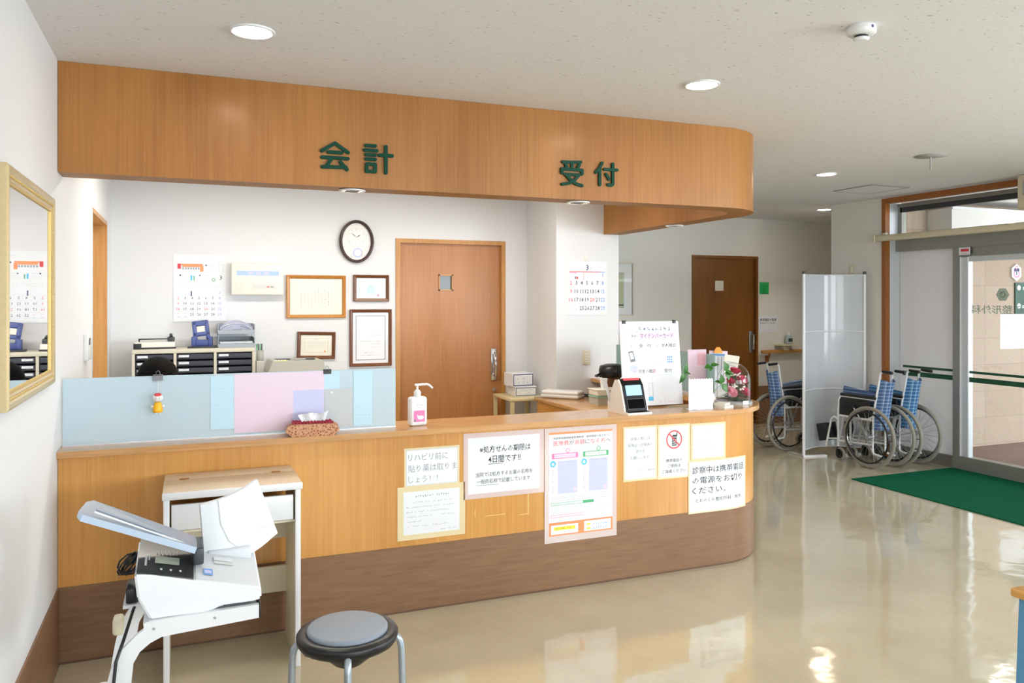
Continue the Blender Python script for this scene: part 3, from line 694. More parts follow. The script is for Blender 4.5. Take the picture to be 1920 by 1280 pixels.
def clip(x, m, mh, label, z=.312, w=.02, hh=.03):
    t = thing('binder_clip', label, 'clip', TR(x, YG + .003, ZT + z))
    part(B().prism_y([(0, 0), (0, 0)], 0, 0, m) if 0 else B().box(-w, w, -.008, -.0055, -hh * .62, .004, m).box(-w, w, .0055, .008, -hh * .62, .004, m).box(-w, w, -.008, .008, .002, .005, m), 'jaws', t)
    for sy in (-1, 1): part(B().tube([(-w * .5, sy * .007, 0), (-w * .35, sy * .012, .018), (0, sy * .013, .024), (w * .35, sy * .012, .018), (w * .5, sy * .007, 0)], .0012, mh, 6), 'wire_handle', t)
clip(-.127, m_dsteel, m_dsteel, 'silver binder clip on the frosted screen that holds the hanging doll charm', hh=.036, w=.022)
clip(.671, m_black, m_steel, 'black binder clip on the top edge of the frosted screen', hh=.03)
t = thing('doll_charm', 'small round-headed doll charm in a yellow dress and red cap hanging from the silver clip', 'charm', TR(-.127, YG - .026, ZT + .165))
part(B().tube([(0, .018, .125), (0, .006, .09), (0, 0, .066)], .0012, m_white, 6), 'cord', t)
q = B().ball((0, 0, .045), .022, m_white, 1.08, .9, .95)
for sx in (-1, 1): q.ball((sx * .008, -.0188, .045), .0018, m_ink, n=8, k=6).ball((sx * .0235, 0, .004), .007, m_white, n=10, k=8)
part(q, 'head', t)
part(B().lathe([(.019, .054), (.0165, .061), (.009, .0665), (1e-6, .0675)], m_red, 24), 'cap', t, 'red cap')
part(B().lathe([(1e-6, -.024), (.02, -.024), (.0225, -.018), (.019, .006), (.014, .024)], m_yellow if 0 else pmat('bright yellow plastic', 'f7b718', .4), 24), 'dress', t, 'yellow dress')
q = B()
for sx in (-1, 1): q.ball((sx * .009, -.004, -.027), .007, m_white, 1, 1.2, .7, 12, 8)
part(q, 'feet', t)
# screen on the side counter behind the poster
t = thing('glass_screen', 'small grey green frosted screen on the side counter behind the card poster', 'screen', TR(3.36, 4.55, ZT))
part(B().box(0, .006, 0, 1.35, .004, .30, frosted('grey green frosted glass', 'b9cfcc', .3), .001, 1), 'pane', t)
part(B().box(-.004, .01, 0, 1.35, 0, .012, m_aluw), 'channel', t)

# ------------------------------------------------------------------ on the countertop
m_tiss = plaid('brown patterned cloth', 'b47a58', 'd9a27e', '94573c', (0, 1), .016)
def ptn():
    m, nt, b = newmat('brown floral cloth')
    v = N(nt, 'ShaderNodeTexVoronoi', Scale=90); nt.links.new(coords(nt), v.inputs['Vector'])
    r = ramp(nt, [(.25, '8a4a30'), (.4, 'bb8462'), (.7, 'cfa07e')]); nt.links.new(v.outputs['Distance'], r.inputs['Fac'])
    nt.links.new(r.outputs[0], b.inputs['Base Color']); b.inputs['Roughness'].default_value = .85
    return m
t = thing('tissue_box', 'cloth covered tissue box with brown floral pattern and tissue in front of the frosted screen', 'tissue box', TR(.585, 4.075, ZT, -8))
q = B(); prof = [(-.13, .025), (-.105, .004), (-.1, 0), (.1, 0), (.105, .004), (.13, .025), (.122, .045), (.1, .058), (-.1, .058), (-.122, .045)]
q.prism_y(prof, -.05, .05, ptn())
part(q, 'cloth_cover', t)
q = B(); m_rf = pmat('dark red ruffle', '9c2438', .7, var=.15, vs=120)
for sy in (-1, 1):
    pts = [(-.095 + .19 * i / 40, sy * (.018 + .006 * math.sin(i * 1.9)), .062 + .006 * math.cos(i * 2.3)) for i in range(41)]
    q.tube(pts, .007, m_rf, 8)
part(q, 'ruffle', t, 'dark red ruffled slit')
q = B()
for k in range(2):
    vs = []; nx, nz = 8, 5
    for j in range(nz + 1):
        for i in range(nx + 1):
            s = i / nx - .5; h = j / nz
            vs.append((s * .09 * (1 + .4 * h * (1 - k)) + .012 * k + (-.01 + .03 * k) * h, (k - .5) * .012 + .012 * math.sin(i * 1.4 + 2 * k) * h, .055 + h * (.045 + .022 * (abs(s) * 1.5 if k else .5 - abs(s)))))
    fs = [(j * (nx + 1) + i, j * (nx + 1) + i + 1, (j + 1) * (nx + 1) + i + 1, (j + 1) * (nx + 1) + i) for j in range(nz) for i in range(nx)]
    q.add(vs, fs, m_paper, True)
part(q, 'tissue', t, 'white tissue')

t = thing('sanitizer_bottle', 'white pump bottle with a pink label at the right end of the frosted screen', 'bottle', TR(1.15, 4.165, ZT, 6))
m_bot = pmat('milky plastic', 'e9ecee', .3, var=.01)
part(B().box(-.049, .049, -.028, .028, 0, .155, m_bot, .016, 4), 'body', t)
q = B()
q.quad(-.032, .032, .02, .135, 0, m_paper).quad(-.032, .032, .022, .082, .0003, m_pink).quad(-.032, .032, .07, .086, .0002, m_pinkp).dashes(-.026, .028, .112, .01, .0003, m_purple).dashes(-.015, .02, .099, .007, .0003, m_pink).disc(.008, .045, .0006, .011, m_paper, sx=1.7).disc(-.009, .055, .0007, .005, m_paper, sx=.8).disc(-.024, .03, .0005, .006, m_inkg)
part(q, 'label', t, 'white and pink label', Matrix(((1, 0, 0, 0), (0, 0, -1, -.0284), (0, 1, 0, 0), (0, 0, 0, 1))))
part(B().lathe([(.017, .153), (.019, .158), (.019, .18), (.012, .19), (.006, .193), (.006, .215), (1e-6, .215)], m_white, 24), 'collar', t)
part(B().box(-.016, .018, -.008, .008, .212, .224, m_white, .004, 3).tube([(.01, 0, .218), (.055, 0, .219), (.068, 0, .214), (.088, 0, .196)], [.0065, .006, .006, .0055], m_white, 12), 'pump_spout', t)

t = thing('card_reader', 'small white and black card reader with a blue screen on the countertop', 'card reader', TR(2.47, 4.13, ZT, 4))
m_rblk = pmat('satin black shell', '08090b', .4, spec=.3, var=.03)
m_rd = pmat('cream white shell', 'e9e4dc', .4)
side = [(-.07, 0), (.15, 0), (.15, .06), (.075, .195), (.04, .2), (.012, .16), (-.005, .1), (-.02, .055), (-.03, .014), (-.07, .01)]
T0 = Matrix(((0, 0, 1, 0), (1, 0, 0, 0), (0, 1, 0, 0), (0, 0, 0, 1)))
q = B(); q.T = T0; q.prism(side, -.085, .085, m_rd); part(q, 'housing', t)
q = B(); q.T = T0; q.prism([(.041, .202), (.009, .161), (-.008, .1), (-.023, .055), (-.034, .0145), (-.028, .0145), (-.0, .1), (.018, .16), (.046, .2)], -.074, .076, m_rblk); q.prism([(-.06, .0105), (-.028, .0105), (-.028, .016), (-.06, .013)], -.074, .076, m_rblk); part(q, 'front_panel', t, 'glossy black front panel')
q = B().quad(-.055, .056, -.03, .032, 0, emis('blue screen', '8fc4f2', .7))
for k in range(3): q.dashes(-.03, .035, .016 - .015 * k, .007, .0004, m_blue)
part(q, 'screen', t, 'light blue screen', Matrix.Translation((0, -.0005, .135)) @ Matrix.Rotation(R(73), 4, 'X'))
q = B().quad(-.06, .062, -.034, .026, 0, pmat('deep black', '020203', .8, spec=.1)).rect(-.062, .064, -.036, .028, .0004, .004, m_dgrey); part(q, 'card_slot', t, None, Matrix.Translation((0, -.0245, .062)) @ Matrix.Rotation(R(72), 4, 'X'))
q = B().box(-.052, .062, .034, .05, .2, .204, m_red).box(-.052, .062, .03, .034, .192, .204, m_red); part(q, 'top_label', t, 'red label on top')

t = thing('card_poster', 'large white poster マイナンバーカード standing on the countertop behind the card reader', 'poster', FR(2.722, 4.305, ZT + .012, 0) @ Matrix.Rotation(R(-6), 4, 'X'))
q = B(); w, h = .435, .53; q.box(-w / 2, w / 2, 0, h, -.004, 0, m_paper); e = .0004
q.quad(-w / 2, -w / 2 + .03, 0, h, e, m_pinkp)
q.dashes(-.085, .185, h - .045, .03, e, m_navy, fill=1); q.quad(-.075, -.04, h - .045, h - .022, e, m_pinkp)
q.quad(-.08, .185, h - .118, h - .068, e, m_pinkp).txt('マイナンバーカード', .05, h - .092, .036, e + .0002, m_purple, width=.245, bold=.008)
q.txt('とっても', -.115, h - .068, .02, e, m_inkg, width=.06); q.txt('簡単！', -.115, h - .092, .02, e, m_inkg, width=.045)
q.quad(.0, .0012, .03, h - .15, e, m_inkl).quad(-.17, .2, .245, .246, e, m_inkl)
for s, n_, u, v, ww in (('受　付', '1', -.04, .375, .085), ('本人確認', '2', .135, .375, .11), ('同意の確認', '3', -.035, .215, .12), ('受付', '4', .12, .215, .055)):
    q.txt(s, u, v, .026, e, m_ink, width=ww, bold=.003); q.disc(u - .1 if ww < .1 else u - .085, v, e, .013, m_pinkp).txt(n_, u - .1 if ww < .1 else u - .085, v, .02, e + .0002, m_pink)
q.dashes(-.09, .0, .35, .008, e, m_inkl).dashes(.04, .19, .345, .007, e, m_inkl).dashes(.04, .19, .332, .007, e, m_inkl).dashes(-.06, .03, .192, .007, e, m_inkl).dashes(.05, .16, .19, .007, e, m_inkl)
q.add([(-.165, .34, e), (-.13, .346, e), (-.115, .28, e), (-.15, .273, e)], [(3, 2, 1, 0)], m_inkg).add([(-.158, .332, e + .0002), (-.135, .336, e + .0002), (-.125, .296, e + .0002), (-.148, .291, e + .0002)], [(3, 2, 1, 0)], m_paper)
q.disc(-.13, .235, e, .022, m_lav, sx=1.3).dashes(-.15, -.11, .24, .009, e + .0002, m_cyan)
q.rect(.035, .085, .26, .315, e, .0015, m_inkl).rect(.11, .165, .262, .315, e, .0015, m_inkl)
for i in range(3):
    for j in range(3): q.disc(.123 + .014 * i, .271 + .0145 * j, e, .0058, m_blue)
q.rect(-.03, .0, .06, .14, e, .0015, m_inkl).quad(-.035, -.0, .03, .055, e, m_cyan).dashes(.04, .19, .02, .012, e, m_pink)
part(q, 'board', t)
part(B().box(-.03, .03, 0, .3, -.1, -.097, m_white).box(-.03, .03, .29, .3, -.1, -.004, m_white).box(-.12, .12, .0, .006, -.1, -.004, m_white), 'easel', t)
for u in (-.185, .185): part(B().box(u - .012, u + .012, h - .014, h + .006, -.008, .005, m_black, .002), 'clip', t, 'black clip')
t = thing('folded_card', 'blank white folded card standing behind the left side of the card reader', 'card', TR(2.46, 4.26, ZT, 55))
part(B().box(-.06, .06, -.002, 0, 0, .2, m_paper), 'front_leaf', t)
part(B().box(-.06, .06, 0, .002, 0, .2, m_paper), 'back_leaf', t, M=Matrix.Rotation(R(-14), 4, 'X') @ Matrix.Translation((0, .05, 0)))
q = B().box(-.085, .085, 0, .185, -.003, 0, m_paper)
q.add([(-.085 + .017 * i + dx, .185 + dy, -.0015) for i in range(10) for dx, dy in ((0, 0), (.0085, .008), (.017, 0))], [(3 * i, 3 * i + 2, 3 * i + 1) for i in range(10)], m_paper)
for k in range(6): q.dashes(-.065, .065, .145 - .022 * k, .009, .0004, m_inkl)
q.quad(-.07, .07, .128, .129, .0004, m_inkl)
for u in (-.05, .05): q.box(u - .02, u + .02, 0, .003, -.06, 0, m_paper)
solo(q, 'price_card', 'small white card with a serrated top and faint ruled lines standing on the countertop', 'card', FR(2.93, 4.10, ZT, -4))
t = thing('cup', 'plain white cup behind the serrated white card', 'cup', TR(3.06, 4.2, ZT))
part(B().lathe([(.026, 0), (.03, .004), (.036, .08), (.0365, .084), (.0335, .084), (.028, .01), (1e-6, .008)], m_white, 28), 'body', t)
m_leaf = pmat('green leaf', '2f6a1c', .4, var=.25, vs=60); m_stem = pmat('green stem', '6a9a44', .5)
def leaf(b, p, d, up, L, W, m):
    p, d, up = Vector(p), Vector(d).normalized(), Vector(up).normalized(); s = d.cross(up).normalized(); up = s.cross(d)
    n = 8; vs = []
    for i in range(n + 1):
        t_ = i / n; w_ = W * math.sin(math.pi * t_ ** .75) * (1 - .15 * t_); c = p + d * L * t_ - up * L * .25 * t_ * t_
        vs += [c - s * w_ + up * w_ * .3, c, c + s * w_ + up * w_ * .3]
    b.add(vs, [(3 * i + k, 3 * i + k + 1, 3 * i + k + 4, 3 * i + k + 3) for i in range(n) for k in (0, 1)], m, True)
t = thing('cut_ivy', 'green leafy sprig standing in the white cup on the countertop', 'plant', TR(3.06, 4.2, ZT + .02))
for k, (tip, lv) in enumerate((((-.175, .01, .2), ((-.5, -.2, -.9, .075, .02), (.2, -.3, .9, .06, .018), (.9, -.2, -.1, .05, .016))), ((.03, .02, .235), ((-1, -.2, -.1, .05, .02), (.9, -.3, .3, .06, .018), (-.4, -.5, -.6, .04, .016))), ((.135, .0, .2), ((-.3, -.3, .9, .07, .026), (.9, -.3, -.4, .06, .022), (.2, -.4, -.9, .06, .022))), ((.09, -.01, .12), ((-.9, -.2, .5, .06, .02), (.6, -.3, -.7, .07, .024), (-.2, -.4, .9, .07, .024))))):
    st = part(B().tube([(0, 0, .0), (tip[0] * .25, tip[1], tip[2] * .55), tip], .0016, m_stem, 6), 'stem', t)
    for (dx, dy, dz, L, W) in lv:
        q = B(); leaf(q, tip, (dx, dy, dz), (0, -.6, .8) if abs(dz) < .7 else (0, -1, .2), L, W, m_leaf); part(q, 'leaf', st)
for k, (x, y, a, l) in enumerate(((3.13, 4.135, 20, 'cream memo pad lying lowest beside the white cup'), (3.125, 4.15, 34, 'cream memo slips lying crosswise on the memo pad beside the cup'))):
    q = B().box(-.05, .05, -.035, .035, 0, .012, m_paperc).box(-.05, .05, -.035, .035, .0125, .0135, m_paperc)
    solo(q, 'memo_pad', l, 'memo pad', TR(x, y, ZT + .0001 + .0141 * k, a), None)
# flowers under a glass dome
t = thing('flower_dome', 'pink preserved flowers under a clear glass dome at the rounded counter end', 'flower dome', TR(3.33, 4.3, ZT))
R0 = .108
part(B().lathe([(R0 + .012, 0), (R0 + .014, .008), (R0 + .006, .018), (R0, .02), (1e-6, .02)], pmat('clear acrylic', 'e4e8ea', .08, var=.01, trans=.6), 48), 'base', t, 'clear round base')
dm = clearglass('dome glass', (.97, .98, .98), 1.2)
part(B().lathe([(R0, .02)] + [(R0, .14)] + [(R0 * math.cos(a), .14 + R0 * 1.15 * math.sin(a)) for a in (R(9 * i) for i in range(1, 10))] + [(1e-5, .14 + R0 * 1.15)], dm, 48), 'glass_dome', t, 'clear glass dome')
q = B().quad(-.022, .022, .002, .026, 0, m_paper); part(q, 'label', t, 'white label', FR(0, -R0 - .0145, 0, 0))
m_ro = pmat('deep pink petal', 'd0325c', .6, var=.2, vs=150); m_rp = pmat('light pink petal', 'efa6b6', .6, var=.1, vs=150); m_wf = pmat('white petal', 'f4f1ea', .6)
m_gn = pmat('dark foliage', '2f5c34', .6, var=.3, vs=120)
def rose(b, r, m):
    for k, (rr, zz, n, tilt) in enumerate(((1, .0, 7, .5), (.78, .25, 6, .3), (.55, .42, 5, .15), (.3, .55, 4, .05))):
        for i in range(n):
            a = 2 * math.pi * (i + .5 * k) / n; c, s = math.cos(a), math.sin(a); vs = []
            for j in range(4):
                for w_ in (-1, -.5, 0, .5, 1):
                    h = j / 3; rad = r * rr * (.35 + .65 * h ** .6) * (1 + tilt * .3 * h); aw = a + w_ * (.55 + .15 * k)
                    vs.append((rad * math.cos(aw), rad * math.sin(aw), r * (zz * .6 + h * .75 * (1 - .15 * w_ * w_)) - r * .4))
            b.add(vs, [(5 * j + i2, 5 * j + i2 + 1, 5 * j + i2 + 6, 5 * j + i2 + 5) for j in range(3) for i2 in range(4)], m, True)
    b.ball((0, 0, r * .25), r * .3, m, n=10, k=6)
for (x, y, z, r, m, tx) in ((-.055, -.045, .075, .036, m_rp, 55), (.055, -.05, .07, .03, m_ro, 50), (-.05, -.03, .145, .027, m_ro, 40), (.025, -.05, .15, .033, m_ro, 45), (-.0, -.015, .208, .032, m_ro, 25), (.058, -.02, .14, .026, m_rp, 40)):
    q = B(); rose(q, r, m); part(q, 'rose', t, ('deep' if m == m_ro else 'light') + ' pink rose', Matrix.Translation((x, y, z)) @ Matrix.Rotation(R(tx), 4, 'X'))
q = B()
for k in range(46):
    a, rr, z = random.uniform(0, 6.28), random.uniform(.0, .075), random.choice((.115, .12, .18, .185, .1)); q.ball((rr * math.cos(a), rr * math.sin(a) - .01, z + random.uniform(-.012, .012)), random.uniform(.004, .008), m_wf, n=8, k=5)
part(q, 'filler_blossom', t, 'small white blossoms')
q = B()
for k in range(60):
    a = random.uniform(0, 6.28); z = random.choice((.03, .04, .05, .1, .17)); rr = random.uniform(.02, .05)
    leaf(q, (rr * math.cos(a), rr * math.sin(a), z), (math.cos(a), math.sin(a), random.uniform(-.2, .5)), (0, 0, 1), random.uniform(.03, .045), .009, m_gn)
q.cyl((0, 0, .02), (0, 0, .19), .006, m_gn, n=8)
part(q, 'foliage', t, 'dark green leaves')
# leaflet rack behind
t = thing('leaflet_rack', 'upright acrylic rack on the side counter behind the ivy, holding the leaflets', 'rack', TR(3.38, 4.62, ZT, -20))
part(B().box(-.14, .14, .02, .024, 0, .2, clearglass('rack acrylic', (.95, .97, .97))).box(-.14, .14, -.03, .024, 0, .004, m_lgrey).box(-.14, .14, -.03, -.027, 0, .06, m_lgrey), 'holder', t)
def leaflet(u, w_, h, tilt, m, label, deco, y=.012):
    q = B().box(-w_ / 2, w_ / 2, 0, h, -.002, 0, m); deco(q, w_, h)
    return solo(q, 'leaflet', label, 'leaflet', TR(3.38, 4.62, ZT, -20) @ Matrix.Translation((u, y, .0045)) @ FR(0, 0, 0) @ Matrix.Rotation(R(tilt), 4, 'Z'))
leaflet(-.085, .13, .325, 1, m_pinkp, 'pale pink leaflet standing behind the ivy next to the card poster', lambda q, w_, h: [q.quad(.0, w_ / 2 - .008, h - .11, h - .02, .0004, pmat('rose ink', 'e8b4c0', .6))] + [q.dashes(-.05, .06, h - .13 - .02 * k, .008, .0004, m_inkl) for k in range(6)])
o = leaflet(.05, .13, .315, -2, m_pinkp, 'white leaflet with blue lines under the orange clip behind the ivy', lambda q, w_, h: [q.quad(-.06, .04, h - .29, h - .012, .0004, m_paper), q.quad(-.055, .045, h - .035, h - .02, .0006, m_blue)] + [q.quad(-.05 + .024 * k, -.047 + .024 * k, h - .28, h - .04, .0006, m_navy) for k in range(4)])
t = thing('bulldog_clip', 'orange clip on top of the blue lined leaflet', 'clip', TR(3.43, 4.6, ZT + .316, -20))
part(B().prism_y([(-.03, -.012), (.03, -.012), (.022, .012), (.01, .03), (-.01, .03), (-.022, .012)], -.009, .006, pmat('orange plastic', 'f79a1e', .4)), 'jaws', t)
solo(B().box(-.05, .05, 0, .105, -.001, 0, m_paperc).quad(-.035, .035, .03, .034, .0004, m_inkl).quad(-.035, .035, .055, .059, .0004, m_inkl), 'envelope', 'cream envelope standing tilted behind the glass dome', 'envelope', FR(3.47, 4.52, ZT + .19, -25) @ Matrix.Rotation(R(-9), 4, 'Z'))
t = thing('card_stand', 'grey metal stand behind the glass dome holding the cream envelope', 'stand', TR(3.475, 4.545, ZT, -25))
part(B().box(-.03, .03, -.02, .02, 0, .004, m_grey), 'base', t); part(B().cyl((0, 0, 0), (0, 0, .19), .004, m_grey, n=8).box(-.03, .03, -.006, .006, .186, .1895, m_grey), 'post', t)
# ------------------------------------------------------------------ gold framed mirror on the left wall
t = thing('wall_mirror', 'gold framed mirror hanging on the left wall', 'mirror', FR(XL, 3.35, 1.669, 90))
m_gold = pmat('gilt moulding', 'cbb88e', .36, metal=.55, var=.1, vs=70); m_gold2 = pmat('aged gilt', 'c9ad6a', .45, metal=.45, var=.25, vs=160)
def frame(b, w, h, prof, mat):                              # prof: (distance in from the outer edge, height)
    n = len(prof); vs = []
    for sx, sy in ((-1, -1), (1, -1), (1, 1), (-1, 1)):
        for d_, z in prof: vs.append((sx * (w / 2 - d_), sy * (h / 2 - d_), z))
    b.add(vs, [(c * n + i, ((c + 1) % 4) * n + i, ((c + 1) % 4) * n + i + 1, c * n + i + 1) for c in range(4) for i in range(n - 1)], mat)
    return b
W, Hh = .955, .775
part(frame(B(), W, Hh, [(0, 0), (0, .018), (.008, .024), (.022, .023), (.032, .016), (.042, .019), (.05, .014)], m_gold), 'frame', t)
q = B()
for sx, sy, L in ((1, 0, Hh), (-1, 0, Hh), (0, 1, W), (0, -1, W)):
    k = int(L / .018)
    for i in range(k):
        s = -L / 2 + (i + .5) * L / k
        q.ball((sx * (W / 2 - .034) if sx else s * .93, sy * (Hh / 2 - .034) if sy else s * .93, .017), .0045, m_gold2, n=8, k=5)
part(q, 'beading', t, 'aged gold beading')
part(frame(B(), W - .096, Hh - .096, [(0, .013), (.004, .017), (.012, .015), (.016, .008)], m_gold2), 'inner_slip', t)
part(B().box(-W / 2 + .05, W / 2 - .05, -Hh / 2 + .05, Hh / 2 - .05, .001, .01, m_mirror), 'glass', t, 'silvered glass')
t = thing('wall_controller', 'small white room controller on the left wall beside the doorway', 'controller', FR(XL, 5.12, 1.365, 90))
part(B().box(-.09, .09, -.075, .075, 0, .022, m_white, .004), 'casing', t); part(B().quad(-.05, .03, .01, .05, .0225, m_dgrey), 'display', t); part(B().box(.05, .075, -.05, .05, .022, .026, m_lgrey), 'button', t)

# ------------------------------------------------------------------ on the office back wall
def wallM(x, z): return FR(x, YB, z)
b = B(); w, h = .389, .53
b.box(-w / 2, w / 2, .0, h / 2, .001, .003, m_paper).box(-w / 2, w / 2, -h / 2, .002, .002, .005, m_paper); e = .0034
b.dashes(-.1, .11, h / 2 - .035, .008, e, m_blue, fill=.6)
b.quad(-.139, .02, .177, .19, e, m_orange).quad(-.165, -.14, .15, .19, e, m_red).quad(0, .025, .13, .1765, e, m_orange).quad(-.13, -.001, .165, .1765, e, m_orange)
for k in range(7): b.quad(-.13 + .019 * k, -.117 + .019 * k, .145, .162, e, m_inkl)
b.disc(.045, .18, e, .006, m_navy).dashes(.06, .11, .178, .006, e, m_inkg)
for k in range(3): b.dashes(.05, .115, .16 - .012 * k, .005, e, m_inkl)
b.disc(-.145, .1, e, .006, m_navy).dashes(-.13, -.09, .1, .006, e, m_inkg).quad(-.07, -.058, .06, .1, e, m_cyan).quad(-.048, -.04, .06, .095, e, m_gink).disc(.0, .1, e, .005, m_navy).dashes(.01, .07, .1, .006, e, m_inkg).disc(.1, .065, e, .014, m_gink, .009)
for k in range(3): b.dashes(-.15, -.085, .082 - .012 * k, .005, e, m_inkl).dashes(-.01, .06, .082 - .012 * k, .005, e, m_inkl)
b.txt('3', .155, .085, .05, e, m_dgrey); b.rect(.14, .172, .13, .19, e, .0012, m_inkl)
b.dashes(-.17, .17, .025, .006, e, m_inkl).dashes(-.165, .15, .01, .007, e, m_gink, fill=.5)
def month(b, u0, v0, du, dv, hh, e, bold, m1=m_dgrey):
    for d_ in range(1, 30):
        c = (d_ + 5) % 7; r = (d_ + 5) // 7
        if d_ > 22 and c < 2: continue
        b.txt(str(d_), u0 + du * c, v0 - dv * r, hh, e, m_red if c == 0 or d_ == 20 else m_blue if c == 6 else m1, bold=bold)
month(b, -.16, -.035, .051, .043, .03, .0054, .0)
b.quad(-.068, -.060, -.065, -.025, .0054, m_navy)
for k in range(5): b.quad(-.18, .18, -.058 - .043 * k, -.0575 - .043 * k, .0054, m_inkl)
for c in (0, 1): b.dashes(-.165 + .051 * c, -.14 + .051 * c, -.2, .009, .0054, m_pink).dashes(-.165 + .051 * c, -.14 + .051 * c, -.225, .009, .0054, m_inkg)
solo(b, 'wall_calendar', 'two-part white calendar on the office wall above the drawer cabinet', 'calendar', wallM(.098, 1.727))
t = thing('alarm_panel', 'shallow cream alarm panel box with a blue strip on the office wall', 'panel', wallM(.528, 1.80))
q = B().box(-.2, .2, -.127, .127, -.002, .08, m_cream, .006, 2); part(q, 'casing', t)
q = B().quad(-.16, .165, .028, .065, .0805, pmat('pale blue strip', 'a9c3e6', .4))
for k in range(3): q.quad(-.075 + .06 * k, -.035 + .06 * k, .033, .06, .081, m_lav)
part(q, 'indicator_strip', t, 'pale blue strip')
q = B().quad(-.045, .165, -.075, -.04, .0805, m_lgrey).quad(.135, .16, -.072, -.043, .081, m_cream).quad(.07, .09, -.066, -.058, .081, m_red).quad(.1, .12, -.066, -.058, .081, m_inkg).rect(-.165, -.125, -.075, -.04, .0805, .003, m_cream2).dashes(-.07, .09, .1, .016, .0805, m_cream2)
part(q, 'button_row', t)
m_pglass = clearglass('picture glass', (1, 1, 1), .12)
def certificate(x, z, w, h, fw, mat, label, fill, rot=0, depth=.022, mp=m_paperc):
    t = thing('framed_certificate', label, 'framed certificate', wallM(x, z) @ Matrix.Rotation(R(rot), 4, 'Z'), 'framed certificates on the office wall')
    part(frame(B(), w, h, [(0, 0), (0, depth), (fw * .25, depth + .004), (fw * .75, depth), (fw, depth - .006), (fw, .006)], mat), 'frame', t)
    q = B().box(-w / 2 + fw, w / 2 - fw, -h / 2 + fw, h / 2 - fw, .004, .008, mp); fill(q, w - 2 * fw, h - 2 * fw, .0084); part(q, 'certificate', t)
    part(B().box(-w / 2 + fw, w / 2 - fw, -h / 2 + fw, h / 2 - fw, .011, .0125, m_pglass), 'glass', t)
m_f1 = wood('honey frame', 'a86a22', 'c98c40', (40, 40, 40), .35, .2); m_f2 = wood('walnut frame', '5c3218', '7a4a28', (40, 40, 40), .35, .2)
def c1(q, w, h, e):
    q.rect(-w / 2 + .045, w / 2 - .045, -h / 2 + .03, h / 2 - .03, e, .012, m_cream)
    for k in range(10): q.dashes(-.09 + .012 * (k % 3), .075 - .02 * (k % 2), .13 - .028 * k, .013 if k in (1, 9) else .01, e + .0004, m_inkg if k not in (1, 9) else m_dgrey, fill=.95, vert=True)
certificate(1.0, 1.66, .485, .355, .028, m_f1, 'large honey-framed certificate with vertical writing, left of the small turquoise one', c1)
def c2(q, w, h, e):
    q.disc(0, -.015, e, .04, pmat('turquoise print', 'bfe6de', .6)).disc(.06, -.06, e, .009, m_pink)
    for k in range(4): q.dashes(-.06 - .01 * k, .06 + .01 * k, .05 - .022 * k, .008, e + .0003, m_inkl)
certificate(1.46, 1.733, .305, .225, .025, m_f2, 'small walnut-framed certificate with a turquoise print below the clock', c2, mp=m_paper)
def c3(q, w, h, e):
    q.rect(-w / 2 + .03, w / 2 - .03, -h / 2 + .025, h / 2 - .025, e, .004, m_cream2); q.dashes(-.03, .04, .05, .012, e, m_dgrey, cell=.028, fill=1)
    for k in range(4): q.dashes(-.09, .09, .028 - .014 * k, .007, e, m_inkl)
    q.disc(.07, -.05, e, .008, m_orange)
certificate(1.0, 1.255, .31, .225, .027, m_f2, 'small walnut-framed certificate hanging crooked above the grey printer', c3, -1.5)
def c4(q, w, h, e):
    q.rect(-w / 2 + .025, w / 2 - .025, -h / 2 + .025, h / 2 - .025, e, .009, m_inkl); q.dashes(-.05, .07, .14, .014, e, m_inkl, cell=.04, fill=1).dashes(-.06, .08, .1, .013, e, m_inkg, cell=.033, fill=1)
    for k, (a, f_) in enumerate(((-.105, .105), (-.105, .105), (-.1, .105), (-.105, .08), (0, .1), (.0, .1))): q.dashes(a, f_, .052 - .026 * k, .011 if k < 4 else .007, e, m_dgrey if k < 4 else m_inkg)
    q.dashes(-.07, .03, -.125, .009, e, m_inkg).dashes(-.07, .06, -.148, .01, e, m_dgrey)
certificate(1.456, 1.31, .36, .485, .026, m_f2, 'tall upright walnut-framed certificate beside the office door', c4, mp=m_paper)
t = thing('wall_clock', 'oval wall clock with dark brown frame and white face', 'clock', wallM(1.334, 2.128))
a_, b_ = .146, .181
q = B()
prof = [(1.0, 0), (1.0, .03), (.96, .045), (.88, .042), (.83, .028), (.83, .012)]
n = 64; vs = [(a_ * k * math.cos(2 * math.pi * i / n), (b_ - a_ * (1 - k)) * math.sin(2 * math.pi * i / n), z) for k, z in prof for i in range(n)]
q.add(vs, [(j * n + i, j * n + (i + 1) % n, (j + 1) * n + (i + 1) % n, (j + 1) * n + i) for j in range(len(prof) - 1) for i in range(n)], wood('dark clock frame', '2c1712', '45241b', (30, 30, 30), .3, .3), True)
part(q, 'case', t)
q = B(); q.add([(.122 * math.cos(2 * math.pi * i / n), .157 * math.sin(2 * math.pi * i / n), .013) for i in range(n)], [tuple(range(n))], pmat('clock face', 'f3f2ee', .5)); e = .0134
q.disc(0, .035, e, .083, m_inkl, .0815)
for k in range(12):
    a = R(30 * k); x, y = .065 * math.sin(a), .035 + .065 * math.cos(a); q.txt(str(k or 12), x, y, .02, e, m_inkl)
q.disc(.01, -.095, e, .042, m_lav).disc(.01, -.095, e + .0003, .03, pmat('pale pendulum', 'e3eaf2', .3)).disc(-.035, -.12, e, .012, m_inkl, .01).disc(.06, -.07, e, .016, m_cream2, .014).quad(.045, .052, -.13, -.075, e + .0003, m_cream2)
part(q, 'dial', t)
